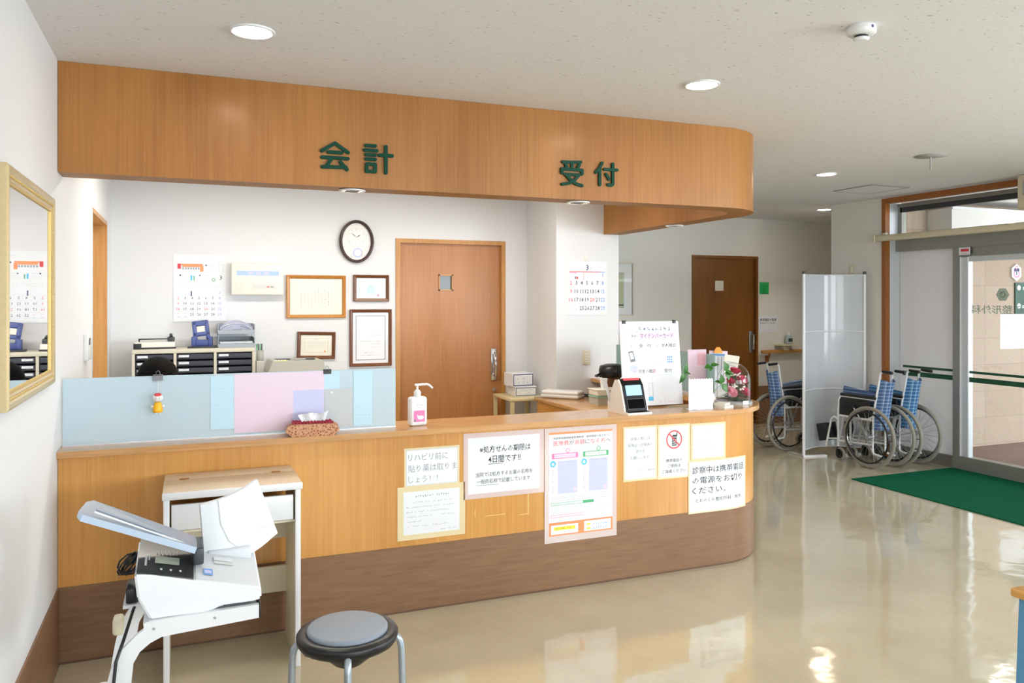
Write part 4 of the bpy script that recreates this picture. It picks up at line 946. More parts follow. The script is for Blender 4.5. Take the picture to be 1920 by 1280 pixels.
for name, a, L, wd in (('hour_hand', 55, .04, .004), ('minute_hand', -51, .06, .003)):
    q = B(); dx, dy = math.sin(R(a)), math.cos(R(a)); q.add([(-dy * .001, .035 + dx * .001, .016), (dx * L * .6 - dy * wd, .035 + dy * L * .6 + dx * wd, .016), (dx * L, .035 + dy * L, .016), (dx * L * .6 + dy * wd, .035 + dy * L * .6 - dx * wd, .016), (dy * .001, .035 - dx * .001, .016)], [(4, 3, 2, 1, 0)], m_black); part(q, name, t, 'black hand')
q = B(); q.add([(.122 * math.cos(2 * math.pi * i / n), .157 * math.sin(2 * math.pi * i / n), .024) for i in range(n)], [tuple(range(n))], m_glass); part(q, 'glass', t)
# calendar and socket on the pillar
b = B(); w, h = .378, .463; b.box(-w / 2, w / 2, -h / 2, h / 2, .001, .004, m_paper); e = .0044; b.box(-w / 2 - .006, w / 2, -h / 2 + .006, h / 2, .0, .0009, m_cream)
b.txt('3', 0, .18, .068, e, m_navy, bold=.01).dashes(-.05, -.03, .17, .012, e, m_inkg).dashes(.03, .055, .17, .012, e, m_inkg).dashes(-.17, -.08, .18, .012, e, m_inkl, fill=.6).dashes(.09, .16, .185, .008, e, m_pink, fill=.5)
b.quad(-.172, .12, .137, .143, e, m_red).quad(.12, .172, .137, .143, e, m_blue).quad(-.172, -.1, .127, .133, e, m_pink)
b.quad(-.122, -.108, .078, .1, e, m_inkg).quad(-.105, -.09, .078, .098, e, m_red).quad(-.04, -.036, .07, .13, e, m_orange)
month(b, -.157, .118, .051, .072, .047, e, .012)
b.dashes(-.165, -.14, -.155, .014, e, m_pink).dashes(-.165, -.14, -.185, .014, e, m_pink).dashes(-.115, -.09, -.155, .014, e, m_inkg).dashes(-.115, -.09, -.185, .014, e, m_inkg)
b.quad(.12, .185, -.22, -.2, e, m_cream)
solo(b, 'wall_calendar', 'single-page white calendar with large numbers on the white pillar', 'calendar', FR(3.205, 6.13, 1.735))
t = thing('adhesive_hook', 'small cream hook above the pillar calendar', 'hook', FR(3.19, 6.13, 1.988)); part(B().box(-.014, .014, -.014, .018, 0, .006, m_cream, .003), 'plate', t); part(B().tube([(0, -.004, .004), (0, -.012, .016), (0, -.022, .016), (0, -.026, .008)], .003, m_cream, 8), 'hook', t)
t = thing('wall_socket', 'beige wall socket on the pillar below its calendar', 'socket', FR(3.195, 6.13, 1.135)); part(B().box(-.036, .036, -.06, .06, 0, .008, m_cream2, .003), 'plate', t)
q = B()
for v in (-.022, .022): q.box(-.015, .015, v - .015, v + .015, .008, .0095, m_cream).box(-.008, -.005, v - .006, v + .006, .0096, .0098, m_dgrey).box(.005, .008, v - .006, v + .006, .0096, .0098, m_dgrey)
part(q, 'outlet', t)

# ------------------------------------------------------------------ back desk with drawer cabinet and machines
t = thing('back_desk', 'grey office desk along the back wall under the drawer cabinet', 'desk', TR(.32, 6.43, 0))
part(B().box(-.82, .75, -.33, .33, .71, .74, m_lgrey, .005), 'desktop', t)
for x in (-.78, .71):
    for y in (-.29, .29): part(B().box(x - .02, x + .02, y - .02, y + .02, 0, .71, m_grey), 'leg', t)
part(B().box(-.78, .71, .3, .31, .35, .7, m_lgrey), 'modesty_panel', t)
t = thing('drawer_cabinet', 'putty coloured cabinet with three columns of dark document drawers', 'cabinet', TR(.058, 6.59, .741))
m_putty = pmat('putty enamel', 'd3cebc', .45, var=.02)
W = .428; H_ = .525
q = B().box(-W, W, -.17, .17, H_ - .03, H_, m_putty, .004).box(-W, W, -.17, .17, 0, .02, m_putty).box(-W, W, .155, .17, .02, H_ - .03, m_putty)
for x in (-W, -.148, .132, W - .02): q.box(x, x + .02, -.17, .155, .02, H_ - .03, m_putty)
part(q, 'carcass', t)
m_dr = pmat('charcoal drawer', '3b3f4a', .4, var=.08)
for ci, (xa, xb) in enumerate(((-W + .024, -.152), (-.124, .128), (.156, W - .024))):
    for k in range(9):
        z = H_ - .078 - .0515 * k
        q = B().box(xa, xb, -.166, .15, z, z + .04, m_dr, .003, 1).box(xa + .01, xb - .01, -.172, -.166, z + .002, z + .008, m_black)
        o = part(q, 'drawer', t); l_ = B().quad(xa + .012, xa + .082, z + .017, z + .034, .1665, m_paper)
        if (ci, k) == (2, 3): l_.quad(xa + .018, xa + .076, z + .021, z + .030, .1668, m_red)
        else: l_.dashes(xa + .02, xa + .07, z + .026, .007, .1668, m_inkg)
        part(l_, 'label_card', o, 'white label card', Matrix(((1, 0, 0, 0), (0, 0, -1, 0), (0, 1, 0, 0), (0, 0, 0, 1))))
ZC = .741 + H_
t = thing('paper_cutter', 'low cream paper cutter with a black rail, leftmost on top of the drawer cabinet', 'paper cutter', TR(-.225, 6.6, ZC + .001, 3))
part(B().box(-.14, .14, -.09, .1, 0, .05, m_cream, .006), 'bed', t); part(B().box(-.145, -.09, -.093, .0, 0, .042, m_black, .004).box(-.14, .145, -.094, -.09, 0, .012, m_black), 'base_trim', t, 'black trim')
part(B().box(-.11, .14, -.01, .01, .066, .074, m_black, .002).box(-.11, -.1, -.01, .01, .045, .07, m_black), 'guide_rail', t, 'black rail')
part(B().box(.09, .14, -.03, .03, .05, .085, m_dgrey, .006).cyl((.115, -.02, .085), (.115, .02, .1), .012, m_black), 'cutting_head', t, 'dark cutting head')
t = thing('hole_punch', 'blue two-hole punch standing on the drawer cabinet', 'hole punch', TR(.11, 6.56, ZC + .001, -4))
m_pu = pmat('blue enamel', '4a5a96', .4, var=.03)
part(B().box(-.1, .1, -.07, .07, 0, .012, m_dgrey, .003), 'base', t)
part(B().box(-.07, .07, -.03, .03, .012, .06, m_pu, .008).box(-.075, -.045, -.04, .04, .012, .085, m_pu, .006).box(.045, .075, -.04, .04, .012, .085, m_pu, .006), 'body', t)
q = B(); q.T = Matrix.Translation((0, .0, .06)) @ Matrix.Rotation(R(-18), 4, 'X') @ Matrix.Rotation(R(-7), 4, 'Y')
q.box(-.06, -.03, -.012, .012, 0, .15, m_pu, .006).box(.03, .06, -.012, .012, 0, .15, m_pu, .006).box(-.06, .06, -.012, .012, .11, .155, m_pu, .012, 3).box(-.06, .06, -.012, .012, .03, .06, m_pu, .005); part(q, 'lever', t)
q = B(); q.T = Matrix.Translation((0, .0, .06)) @ Matrix.Rotation(R(-18), 4, 'X') @ Matrix.Rotation(R(-7), 4, 'Y'); q.box(-.028, .028, -.006, .006, .062, .108, m_cream); part(q, 'label', t, 'cream label')
t = thing('letter_tray', 'grey two-tier letter tray loaded with papers, rightmost on the drawer cabinet', 'tray', TR(.355, 6.6, ZC + .001))
m_tr = pmat('smoky tray plastic', '9aa3ad', .3, var=.03)
for z in (0, .105):
    part(B().box(-.135, .135, -.13, .13, z, z + .004, m_tr).box(-.135, -.13, -.13, .13, z, z + .075, m_tr).box(.13, .135, -.13, .13, z, z + .075, m_tr).box(-.135, .135, .126, .13, z, z + .075, m_tr).box(-.13, .13, -.132, -.128, z, z + .03, m_tr), 'tier', t)
part(B().box(-.132, -.126, -.12, -.11, .075, .105, m_tr).box(.126, .132, -.12, -.11, .075, .105, m_tr).box(-.132, -.126, .11, .12, .075, .105, m_tr).box(.126, .132, .11, .12, .075, .105, m_tr), 'riser', t)
def pile(x, z, n, w, label, m, bend=0):
    q = B()
    for k in range(n):
        ox, oy = random.uniform(-.006, .006), random.uniform(-.012, .006); pts = []
        for i in range(9):
            u = -w / 2 + w * i / 8; pts.append((u + ox, z + .0028 * k + bend * (abs(u) * 1.8 / w) ** 2 * (1 + .06 * k)))
        up = [(a, c + .0022) for a, c in pts]
        q.prism_y(pts + up[::-1], -.12 + oy, .11 + oy, m[k % len(m)])
    return solo(q, 'paper_stack', label, 'paper stack', TR(.355 + x, 6.6, ZC + .001))
m_pv = pmat('lavender paper', 'cfd0f2', .6); m_pt = pmat('pale grey paper', 'dfe4ea', .6)
pile(0, .006, 14, .24, 'stack of white papers in the lower tier of the letter tray', (m_pt, m_paper, m_pt))
pile(0, .14, 24, .235, 'tall stack of white and lavender papers heaped in the upper tier of the letter tray', (m_pv, m_paper, m_pt, m_pv), -.028)
pile(.15, .188, 3, .2, 'few cream papers sticking out to the right on top of the letter tray', (m_paperc, m_paper)) if 0 else None
t = thing('pen_pot', 'grey pen pot with green pens beside the drawer cabinet', 'pen pot', TR(.53, 6.5, .7405))
q = B().box(-.03, .028, -.04, .04, 0, .42, m_lgrey, .004); part(q, 'stand', t)
part(B().lathe([(.026, .42), (.028, .425), (.028, .5), (.026, .5), (.025, .43), (1e-6, .428)], m_grey, 24), 'pot', t)
for k in range(4): part(B().cyl((-.012 + .008 * k, .0, .43), (-.028 + .014 * k, .005, .55), .0045, m_gink if k % 2 == 0 else m_dgrey, n=8), 'pen', t, ('green pen' if k % 2 == 0 else 'dark pen'))
t = thing('label_printer', 'grey office machine with a slotted top below the crooked certificate', 'printer', TR(.76, 6.32, .7405, 2))
m_pr = pmat('warm grey shell', 'b5b2a8', .45, var=.02)
part(B().prism_y([(-.2, 0), (.22, 0), (.22, .36), (.205, .43), (-.17, .435), (-.2, .36)], -.14, .16, m_pr), 'shell', t)
part(B().box(-.13, .16, -.04, .075, .434, .44, m_black), 'paper_slot', t, 'black slot'); part(B().box(-.03, .08, -.08, -.03, .434, .445, m_grey, .003), 'handle', t)
q = B()
for k in range(4): q.box(-.15 + .022 * k, -.135 + .022 * k, -.1, -.085, .433, .44, m_white)
q.box(-.15, -.06, -.125, -.115, .433, .437, m_yellow); part(q, 'key_row', t)
# side table, cartons
t = thing('side_table', 'small beige table against the back wall under the two cartons', 'table', TR(2.795, 6.5, 0))
m_bt = pmat('beige table top', 'd9cba0', .4, var=.03)
part(B().box(-.24, .11, -.22, .22, .765, .79, m_bt, .006), 'tabletop', t)
for x in (-.22, .085):
    for y in (-.2, .2): part(B().box(x - .014, x + .014, y - .014, y + .014, 0, .765, m_bt), 'leg', t)
part(B().box(-.22, .09, -.19, .2, .4, .415, m_bt), 'shelf', t)
def carton(x, y, z, w, d_, h, label, a):
    q = B().box(-w / 2, w / 2, -d_ / 2, d_ / 2, 0, h, m_paper, .003, 1)
    q2 = B().rect(-w / 2 + .004, w / 2 - .004, .006, h - .006, 0, .008, m_navy if h > .1 else m_inkg).dashes(-w * .3, w * .35, h * .62, h * .14, .0004, m_ink).dashes(-w * .35, w * .3, h * .35, h * .16, .0004, m_inkg)
    o = solo(q, 'carton', label, 'carton', TR(x, y, z, a)); part(q2, 'print', o, None, Matrix(((1, 0, 0, 0), (0, 0, -1, -d_ / 2 - .0004), (0, 1, 0, 0), (0, 0, 0, 1)))); return o
carton(2.752, 6.5, .7905, .2, .2, .085, 'lower white carton with grey print on the beige side table', -3)
carton(2.722, 6.51, .876, .2, .19, .115, 'upper white carton with dark edges, stacked on the other carton', 2)
# return desk on the right with laminator, pot, tray and cup
t = thing('return_desk', 'wooden desk behind the reception counter along the side', 'desk', TR(2.98, 5.75, 0))
part(B().box(-.28, .37, -.75, .375, .79, .82, m_top, .004), 'desktop', t)
part(B().box(-.26, -.235, -.72, .35, 0, .79, m_panel), 'end_panel', t); part(B().box(.33, .355, -.72, .35, 0, .79, m_panel), 'side_panel', t); part(B().box(-.235, .33, .32, .345, .1, .79, m_panel), 'back_panel', t)
t = thing('laminator', 'flat white laminator on the wooden return desk', 'laminator', TR(2.895, 5.98, .8205, -48))
part(B().box(-.17, .17, -.075, .075, .0, .03, m_lgrey, .012, 3), 'base', t); part(B().box(-.165, .165, -.07, .07, .028, .062, m_white, .024, 4), 'cover', t); part(B().dashes(-.07, .07, 0, .022, 0, m_pinkp, fill=1), 'lettering', t, None, Matrix.Translation((0, 0, .0625)))
solo(B().tube([(3.07, 5.95, .825), (3.12, 5.9, .84), (3.16, 5.98, .83), (3.1, 6.03, .835), (3.06, 5.97, .83), (3.15, 5.88, .826), (3.2, 5.9, .825)], .006, m_black, 8), 'power_cord', 'bundled black cord beside the laminator', 'cord')
t = thing('thermos_pot', 'black lidded thermos pot on the return desk', 'thermos pot', TR(3.22, 5.72, .8205))
part(B().lathe([(.075, 0), (.08, .01), (.08, .17), (.085, .18)], pmat('brown metal pot', '7a5a45', .3, metal=.5), 36), 'body', t, 'brown metal body')
part(B().lathe([(.085, .18), (.105, .19), (.11, .24), (.1, .275), (.05, .29), (1e-6, .292)], m_black, 36), 'lid', t); part(B().tube([(-.08, -.03, .21), (-.15, -.07, .2), (-.17, -.06, .2), (-.165, -.02, .2), (-.09, .03, .21)], .009, m_black, 8), 'handle', t)
t = thing('storage_tub', 'grey tub with a green rim on the return desk', 'tub', TR(3.03, 5.5, .8205))
part(B().prism([(-.1, -.075), (.1, -.075), (.1, .075), (-.1, .075)], 0, .055, pmat('grey tub', 'b9b8ac', .4)), 'tub', t); part(B().box(-.106, .106, -.081, .081, .055, .067, pmat('sea green rim', '8db8a4', .4), .003), 'rim', t)
solo(B().box(-.1, .1, -.075, .075, 0, .05, m_cream, .012, 3).box(-.108, .108, -.083, .083, .045, .052, m_cream, .003), 'plastic_box', 'cream plastic box sitting on the grey tub', 'box', TR(3.025, 5.5, .8885))
solo(B().lathe([(.022, 0), (.0225, .003), (.03, .075), (.031, .078), (.028, .078), (.0215, .006), (1e-6, .005)], m_paper, 24), 'paper_cup', 'white paper cup on the cream plastic box', 'cup', TR(3.015, 5.49, .9415))

# ------------------------------------------------------------------ clerk behind the frosted screen, with desk and chair
t = thing('clerk_desk', 'grey work desk behind the reception counter, seen blurred through the frosted screen', 'desk', TR(.2, 4.63, 0))
part(B().box(-.7, 1.3, -.24, .12, .70, .725, m_lgrey, .004), 'desktop', t)
for x in (-.66, 1.26): part(B().box(x - .02, x + .02, -.22, .1, 0, .70, m_lgrey), 'side_panel', t)
for k, (x, l) in enumerate(((-.02, 'blue binder on the work desk, left of the other, blurred by the frosted screen'), (.28, 'blue binder on the work desk, right of the other, blurred by the frosted screen'))):
    o = solo(B().box(-.04, .04, -.06, .06, 0, .3, pmat('blue binder', '3f66a8', .5), .004), 'binder', l, 'binder', TR(x, 4.55, .7255))
t = thing('office_chair', 'grey office chair the clerk sits on, behind the frosted screen', 'chair', TR(-.14, 5.05, 0))
part(B().box(-.23, .23, -.22, .22, .41, .47, m_dgrey, .025, 3), 'seat', t); part(B().box(-.21, .21, .2, .25, .55, .92, m_dgrey, .02, 3).box(-.03, .03, .21, .24, .42, .6, m_black), 'backrest', t); part(B().cyl((0, 0, .07), (0, 0, .41), .03, m_black), 'post', t)
for k in range(5):
    a = R(72 * k + 20); part(B().tube([(0, 0, .085), (.27 * math.cos(a), .27 * math.sin(a), .06)], [.022, .014], m_black, 8).ball((.27 * math.cos(a), .27 * math.sin(a), .0255), .025, m_black, n=12, k=8), 'leg', t)
def skin(name, pts, edges, mat, parent=None, M=None, lv=2):
    me = bpy.data.meshes.new(name); me.from_pydata([p[:3] for p in pts], edges, []); me.update()
    o = bpy.data.objects.new(name, me); COL.objects.link(o); me.materials.append(mat)
    if parent: o.parent = parent
    if M is not None: o.matrix_basis = M
    o.modifiers.new('skin', 'SKIN'); 
    for i, p in enumerate(pts):
        s = me.skin_vertices[0].data[i]; s.radius = (p[3], p[4] if len(p) > 4 else p[3]); s.use_root = (i == 0)
    sd = o.modifiers.new('smooth', 'SUBSURF'); sd.levels = lv; sd.render_levels = lv
    for p in me.polygons: p.use_smooth = True
    o.modifiers['skin'].use_smooth_shade = True
    dg = bpy.context.evaluated_depsgraph_get(); dg.update()
    m2 = bpy.data.meshes.new_from_object(o.evaluated_get(dg)); o.modifiers.clear(); o.data = m2
    return o
m_skin = pmat('skin', 'd9a888', .55, var=.03); m_hair = pmat('black hair', '0f0c0b', .85, spec=.15, var=.3, vs=90)
P0 = TR(-.15, 5.0, 0)
pts = [(0, .05, .53, .13, .1), (0, .04, .68, .12, .09), (0, .0, .85, .135, .095), (0, -.04, .98, .12, .085), (0, -.07, 1.04, .05), (0, -.1, 1.09, .05), (0, -.12, 1.15, .075, .085), (0, -.135, 1.215, .075, .085), (0, -.14, 1.25, .05, .06)]
ed = [(0, 1), (1, 2), (2, 3), (3, 4), (4, 5), (5, 6), (6, 7), (7, 8)]
for sx in (-1, 1):
    n0 = len(pts)
    pts += [(sx * .16, -.04, .97, .05), (sx * .22, -.12, .82, .042), (sx * .23, -.19, .745, .036), (sx * .14, -.36, .755, .026), (sx * .1, -.44, .75, .03, .016)]
    ed += [(3, n0), (n0, n0 + 1), (n0 + 1, n0 + 2), (n0 + 2, n0 + 3), (n0 + 3, n0 + 4)]
    for k, (dx, L) in enumerate(((.03, .055), (.012, .075), (-.006, .08), (-.022, .07), (-.036, .05))):
        m0 = len(pts); bx, by = sx * (.1 - dx * .7), -.45 + (.02 if k in (0,) else 0)
        pts += [(bx, by - .01, .748, .0095), (bx - sx * (.02 if k == 0 else 0), by - L * .6, .75, .009), (bx - sx * (.03 if k == 0 else 0), by - L, .738, .008)]
        ed += [(n0 + 4, m0), (m0, m0 + 1), (m0 + 1, m0 + 2)]
    n1 = len(pts); pts += [(sx * .1, .0, .53, .085), (sx * .13, -.36, .535, .065), (sx * .14, -.4, .49, .058), (sx * .14, -.36, .12, .042), (sx * .14, -.38, .06, .04), (sx * .15, -.52, .04, .035)]
    ed += [(0, n1), (n1, n1 + 1), (n1 + 1, n1 + 2), (n1 + 2, n1 + 3), (n1 + 3, n1 + 4), (n1 + 4, n1 + 5)]
pe = skin('person', pts, ed, m_skin, M=P0)
tag(pe, 'person with black hair bent over the desk behind the frosted screen', 'person')
q = B(); n = 28; k = 10
vs = []
for j in range(k + 1):
    f = math.pi * .62 * j / k
    for i in range(n):
        a = 2 * math.pi * i / n; rr = math.sin(f) if j else 1e-4
        rr *= 1 + .02 * math.sin(9 * a + 3 * j)
        vs.append((.108 * rr * math.cos(a), .118 * rr * math.sin(a), .118 * math.cos(f)))
q.add(vs, [(j * n + (i + 1) % n, j * n + i, (j + 1) * n + i, (j + 1) * n + (i + 1) % n) for j in range(k) for i in range(n)], m_hair, True)
part(q, 'hair', pe, 'short black hair', Matrix.Translation((0, -.115, 1.197)) @ Matrix.Rotation(R(-12), 4, 'X'))
tp = [(0, .05, .56, .155, .12), (0, .04, .68, .14, .105), (0, .0, .85, .152, .11), (0, -.04, .98, .135, .1), (0, -.055, 1.015, .085, .08)]
te = [(0, 1), (1, 2), (2, 3), (3, 4)]
for sx in (-1, 1): n0 = len(tp); tp += [(sx * .165, -.045, .97, .064), (sx * .215, -.115, .83, .056)]; te += [(3, n0), (n0, n0 + 1)]
skin('tunic', tp, te, pmat('white uniform cloth', 'e9edf2', .8), pe)
q = B()
for sx in (-1, 1): q.ball((sx * .032, -.196, 1.19), .011, m_white, n=10, k=6).ball((sx * .032, -.204, 1.188), .006, m_ink, n=8, k=6)
part(q, 'eyes', pe)
part(B().ball((0, -.212, 1.16), .016, m_skin, .8, 1, 1.4, 10, 8), 'nose', pe); part(B().ball((0, -.197, 1.122), .02, pmat('lips', 'b5685c', .5), 1.2, .5, .35, 10, 6), 'mouth', pe)
# ------------------------------------------------------------------ white writing desk against the counter
t = thing('writing_desk', 'small white writing desk with a beige flap top pushed against the counter', 'desk', TR(.19, 3.84, 0))
m_btop = wood('bleached wood top', 'c9b59a', 'd9c8b0', (3, 60, 60), .4, .05, .4); m_beige = pmat('beige laminate', 'd9d0ba', .45, var=.02)
part(B().box(-.283, .285, .07, .2, .795, .82, m_btop, .004), 'top', t)
q = B().box(-.285, .287, -.205, .068, .795, .82, m_btop, .004); q.box(-.286, .288, -.208, -.2, .79, .821, m_whitem, .006); part(q, 'flap', t)
for x in (-.2, .2): part(B().box(x - .02, x + .02, .05, .075, .8195, .8225, m_frame2, .001), 'hinge', t, 'small brass hinge')
for x in (-.28, .258):
    q = B().box(x, x + .022, -.19, .19, 0, .795, m_beige); q.box(x - .001, x + .023, -.195, -.188, 0, .795, m_whitem, .002); part(q, 'side_panel', t)
q = B().box(-.25, .25, -.188, -.17, .655, .765, m_whitem, .003); part(q, 'drawer', t, 'white drawer front')
part(B().box(-.258, .258, -.17, .19, .64, .65, m_beige), 'shelf', t)
part(B().box(-.258, .258, .16, .178, .48, .64, m_beige), 'back_rail', t); part(B().box(-.258, .258, .16, .178, .22, .345, m_beige), 'back_rail', t)

# ------------------------------------------------------------------ cart with the scanner
t = thing('scanner_cart', 'white steel cantilever cart with curved legs carrying the scanner', 'cart', I4.copy())
outer = [(-.118, .655), (-.138, .642), (-.158, .622), (-.176, .606), (-.192, .58), (-.206, .55), (-.218, .5), (-.228, .44)]
inner = [(-.07, .627), (-.1, .614), (-.128, .592), (-.146, .56), (-.155, .51), (-.162, .44)]
def arm(y):
    q = B(); poly = [(.208, .684), (.208, .643), (.1, .637), (-.03, .63)] + inner + [(-.2, .05), (-.27, .05)] + outer[::-1] + [(-.118, .675), (-.1, .678)]
    q.prism_y(poly, y - .009, y + .009, m_whitem)
    for x, z in ((-.09, .655), (.08, .662)): q.cyl((x, y - .0095, z), (x, y - .012, z), .004, m_grey, n=8)
    return q
for y in (2.6, 2.93): part(arm(y), 'side_arm', t)
part(B().box(-.12, .205, 2.609, 2.921, .662, .672, m_whitem).box(-.185, -.12, 2.77, 2.921, .662, .672, m_whitem), 'tray', t)
part(B().box(.2085, .214, 2.592, 2.938, .642, .685, m_black, .002), 'end_cap', t, 'black end cap')
part(B().box(-.262, -.24, 2.609, 2.921, .3, .38, m_whitem), 'cross_member', t)
part(B().box(-.222, -.19, 2.86, 2.921, .545, .60, m_cream2, .01), 'rear_bracket', t, 'beige bracket')
for y in (2.6, 2.93):
    q = B().box(-.34, .2, y - .02, y + .02, .02, .05, m_whitem, .006)
    part(q, 'foot', t)
solo(B().prism_y([(-.21, .69), (-.18, .70), (-.162, .675), (-.162, .606), (-.205, .606), (-.222, .64)], 2.86, 2.9, m_cream2), 'cable_tidy', 'translucent beige cable tidy at the back of the scanner cart', 'cable tidy') if 0 else None
t = thing('document_scanner', 'white desktop document scanner with raised silver paper tray and white hopper', 'scanner', TR(0, 0, .0))
m_sc = pmat('white scanner shell', 'e6e9ec', .3, var=.008, coat=.15); m_scg = pmat('pale grey scanner top', 'd2d6da', .35, var=.01)
Fp = [(-.144, .815), (-.108, .81), (.022, .776), (.216, .730), (.218, .697), (.2, .691), (.10, .691), (.06, .6745), (-.1, .6745), (-.136, .745)]
Gp = [(-.144, .848), (-.108, .845), (.022, .8185), (.216, .775), (.216, .71), (.2, .692), (.10, .692), (.06, .6745), (-.1, .6745), (-.136, .745)]
bm = bmesh.new(); n = len(Fp)
fv = [bm.verts.new((x, 2.605, z)) for x, z in Fp]; gv = [bm.verts.new((x, 2.87, z)) for x, z in Gp]
bm.faces.new(fv[::-1]); bm.faces.new(gv)
for i in range(n): bm.faces.new((fv[i], fv[(i + 1) % n], gv[(i + 1) % n], gv[i]))
bmesh.ops.recalc_face_normals(bm, faces=bm.faces[:]); bmesh.ops.bevel(bm, geom=bm.edges[:], offset=.006, segments=2, affect='EDGES')
q = B(); q.addbm(bm, m_sc, False); part(q, 'body', t)
def bil(P, a, c, dz): p = [Vector(v) for v in P]; r = p[0] * (1 - a) * (1 - c) + p[1] * a * (1 - c) + p[2] * a * c + p[3] * (1 - a) * c; return r + Vector((0, 0, dz))
PP = [(-.138, 2.615, .8155), (.02, 2.615, .7785), (.02, 2.86, .814), (-.138, 2.86, .851)]
def patch(q, P, a0, a1, c0, c1, dz, m): q.add([bil(P, a0, c0, dz), bil(P, a1, c0, dz), bil(P, a1, c1, dz), bil(P, a0, c1, dz)], [(0, 1, 2, 3)], m)
q = B(); m_pan = pmat('dark glossy panel', '3c3b3a', .15, var=.05, coat=.4)
q.add([bil(PP, a, c, dz) for dz in (-.004, .004) for a, c in ((0, 0), (1, 0), (1, 1), (0, 1))], [(4, 5, 6, 7), (0, 1, 5, 4), (1, 2, 6, 5), (2, 3, 7, 6), (3, 0, 4, 7)], m_pan)
patch(q, PP, .3, .74, .3, .5, .006, pmat('grey green display', 'c9cbb6', .3))
for k in range(6): patch(q, PP, .32 + .07 * k, .345 + .07 * k, .56, .68, .006, m_cream2)
for k in range(3): patch(q, PP, .4 + .17 * k, .44 + .17 * k, .12, .17, .006, m_white)
patch(q, PP, .12, .16, .2, .5, .006, m_lgrey); patch(q, PP, .18, .21, .36, .5, .006, m_lgrey)
part(q, 'control_panel', t, 'dark glossy control panel with display')
PT = [(.026, 2.615, .777), (.21, 2.615, .7335), (.21, 2.86, .778), (.026, 2.86, .8215)]
q = B(); q.add([bil(PT, a, c, dz) for dz in (-.004, .0015) for a, c in ((0, 0), (1, 0), (1, 1), (0, 1))], [(4, 5, 6, 7), (0, 1, 5, 4), (1, 2, 6, 5), (2, 3, 7, 6), (3, 0, 4, 7)], m_scg)
patch(q, PT, .12, .27, .12, .28, .004, m_blue); patch(q, PT, .14, .25, .16, .24, .0045, m_lav)
patch(q, PT, .3, .62, .52, .62, .005, m_whitem); patch(q, PT, .3, .62, .44, .52, .004, m_lgrey)
part(q, 'top_cover', t, 'pale grey top cover with blue mark')
# silver stacker tray leaning out to the left
a0, a1 = Vector((.03, 2.66, .862)), Vector((-.285, 2.66, .996)); c0, c1 = Vector((.03, 2.82, .852)), Vector((-.27, 2.82, 1.0))
q = B(); m_ds = pmat('blue grey metallic plastic', '8d98a8', .35, metal=.3, var=.02); m_ls = pmat('silver edge', 'b9cbe0', .35, metal=.25, var=.02)
nrm = Vector((-.35, 0, -.93)) * .02
def slab(q, p, th, m, ms):
    vs = [*p, *[v + th for v in p]]; q.add(vs, [(0, 1, 2, 3)], m); q.add(vs, [(7, 6, 5, 4), (0, 4, 5, 1), (1, 5, 6, 2), (2, 6, 7, 3), (3, 7, 4, 0)], ms)
tip = (a1 + c1) / 2 + Vector((-.022, 0, .006))
P5 = [a0, a1, a1 * .7 + tip * .3 + Vector((-.008, .01, .004)), c1 * .7 + tip * .3 + Vector((-.008, -.01, .004)), c1, c0]
vs = P5 + [v + nrm for v in P5]; k = 6
q.add(vs, [tuple(range(k))[::-1]], m_ds); q.add(vs, [tuple(range(k, 2 * k))], m_ls); q.add(vs, [(i, (i + 1) % k, k + (i + 1) % k, k + i) for i in range(k)], m_ls)
for f in (.04, .2):
    p0, p1 = a0.lerp(c0, f + .05), a1.lerp(c1, f); q.tube([p0 + Vector((-.02, 0, .006)), p1 + Vector((.03, 0, .003))], .003, m_ds if f > .1 else m_whitem, 8)  # the white tube draws a highlight line on the tray
part(q, 'output_tray', t, 'silver grey tray raised to the left')
part(B().box(.018, .05, 2.68, 2.81, .80, .855, m_dgrey, .006), 'tray_hinge', t, 'dark hinge')
# white hopper: a curved sheet raised to the right
L0, L1, R1_, R0_ = Vector((.054, 2.80, .78)), Vector((.042, 2.80, .96)), Vector((.228, 2.9, 1.006)), Vector((.292, 2.86, .824))
nu, nv = 12, 10; gf, gb = [], []
nn = (R0_ - L0).cross(L1 - L0).normalized()
if nn.y > 0: nn = -nn
for j in range(nv + 1):
    for i in range(nu + 1):
        u, v = i / nu, j / nv; p = (L0.lerp(R0_, u)).lerp(L1.lerp(R1_, u), v) + nn * .04 * math.sin(math.pi * min(1, u * 1.05)) * (.6 + .4 * v) + Vector((0, 0, -.03 * math.sin(math.pi * u) * (1 - v)))
        gf.append(p); gb.append(p - nn * .018)
q = B(); ix = lambda i, j: j * (nu + 1) + i; M_ = len(gf)
q.add(gf + gb, [(ix(i, j), ix(i + 1, j), ix(i + 1, j + 1), ix(i, j + 1)) for j in range(nv) for i in range(nu)] + [(M_ + ix(i, j + 1), M_ + ix(i + 1, j + 1), M_ + ix(i + 1, j), M_ + ix(i, j)) for j in range(nv) for i in range(nu)], m_sc, True)
ring = [ix(i, 0) for i in range(nu)] + [ix(nu, j) for j in range(nv)] + [ix(i, nv) for i in range(nu, 0, -1)] + [ix(0, j) for j in range(nv, 0, -1)]
q.add(gf + gb, [(ring[i], M_ + ring[i], M_ + ring[(i + 1) % len(ring)], ring[(i + 1) % len(ring)]) for i in range(len(ring))], m_sc)
part(q, 'hopper', t, 'white curved paper hopper')
q = B(); q.tube([gf[ix(3, nv)] + nn * .001, gf[ix(3, 6)] + nn * .001, gf[ix(4, 3)] + nn * .001, gf[ix(5, 2)] + nn * .001, gf[ix(9, 3)] + nn * .001, gf[ix(11, 2)] + nn * .001], .0016, m_lgrey, 6); part(q, 'seam', t)
part(B().box(.06, .2, 2.79, 2.87, .76, .81, m_scg, .01), 'hopper_base', t)
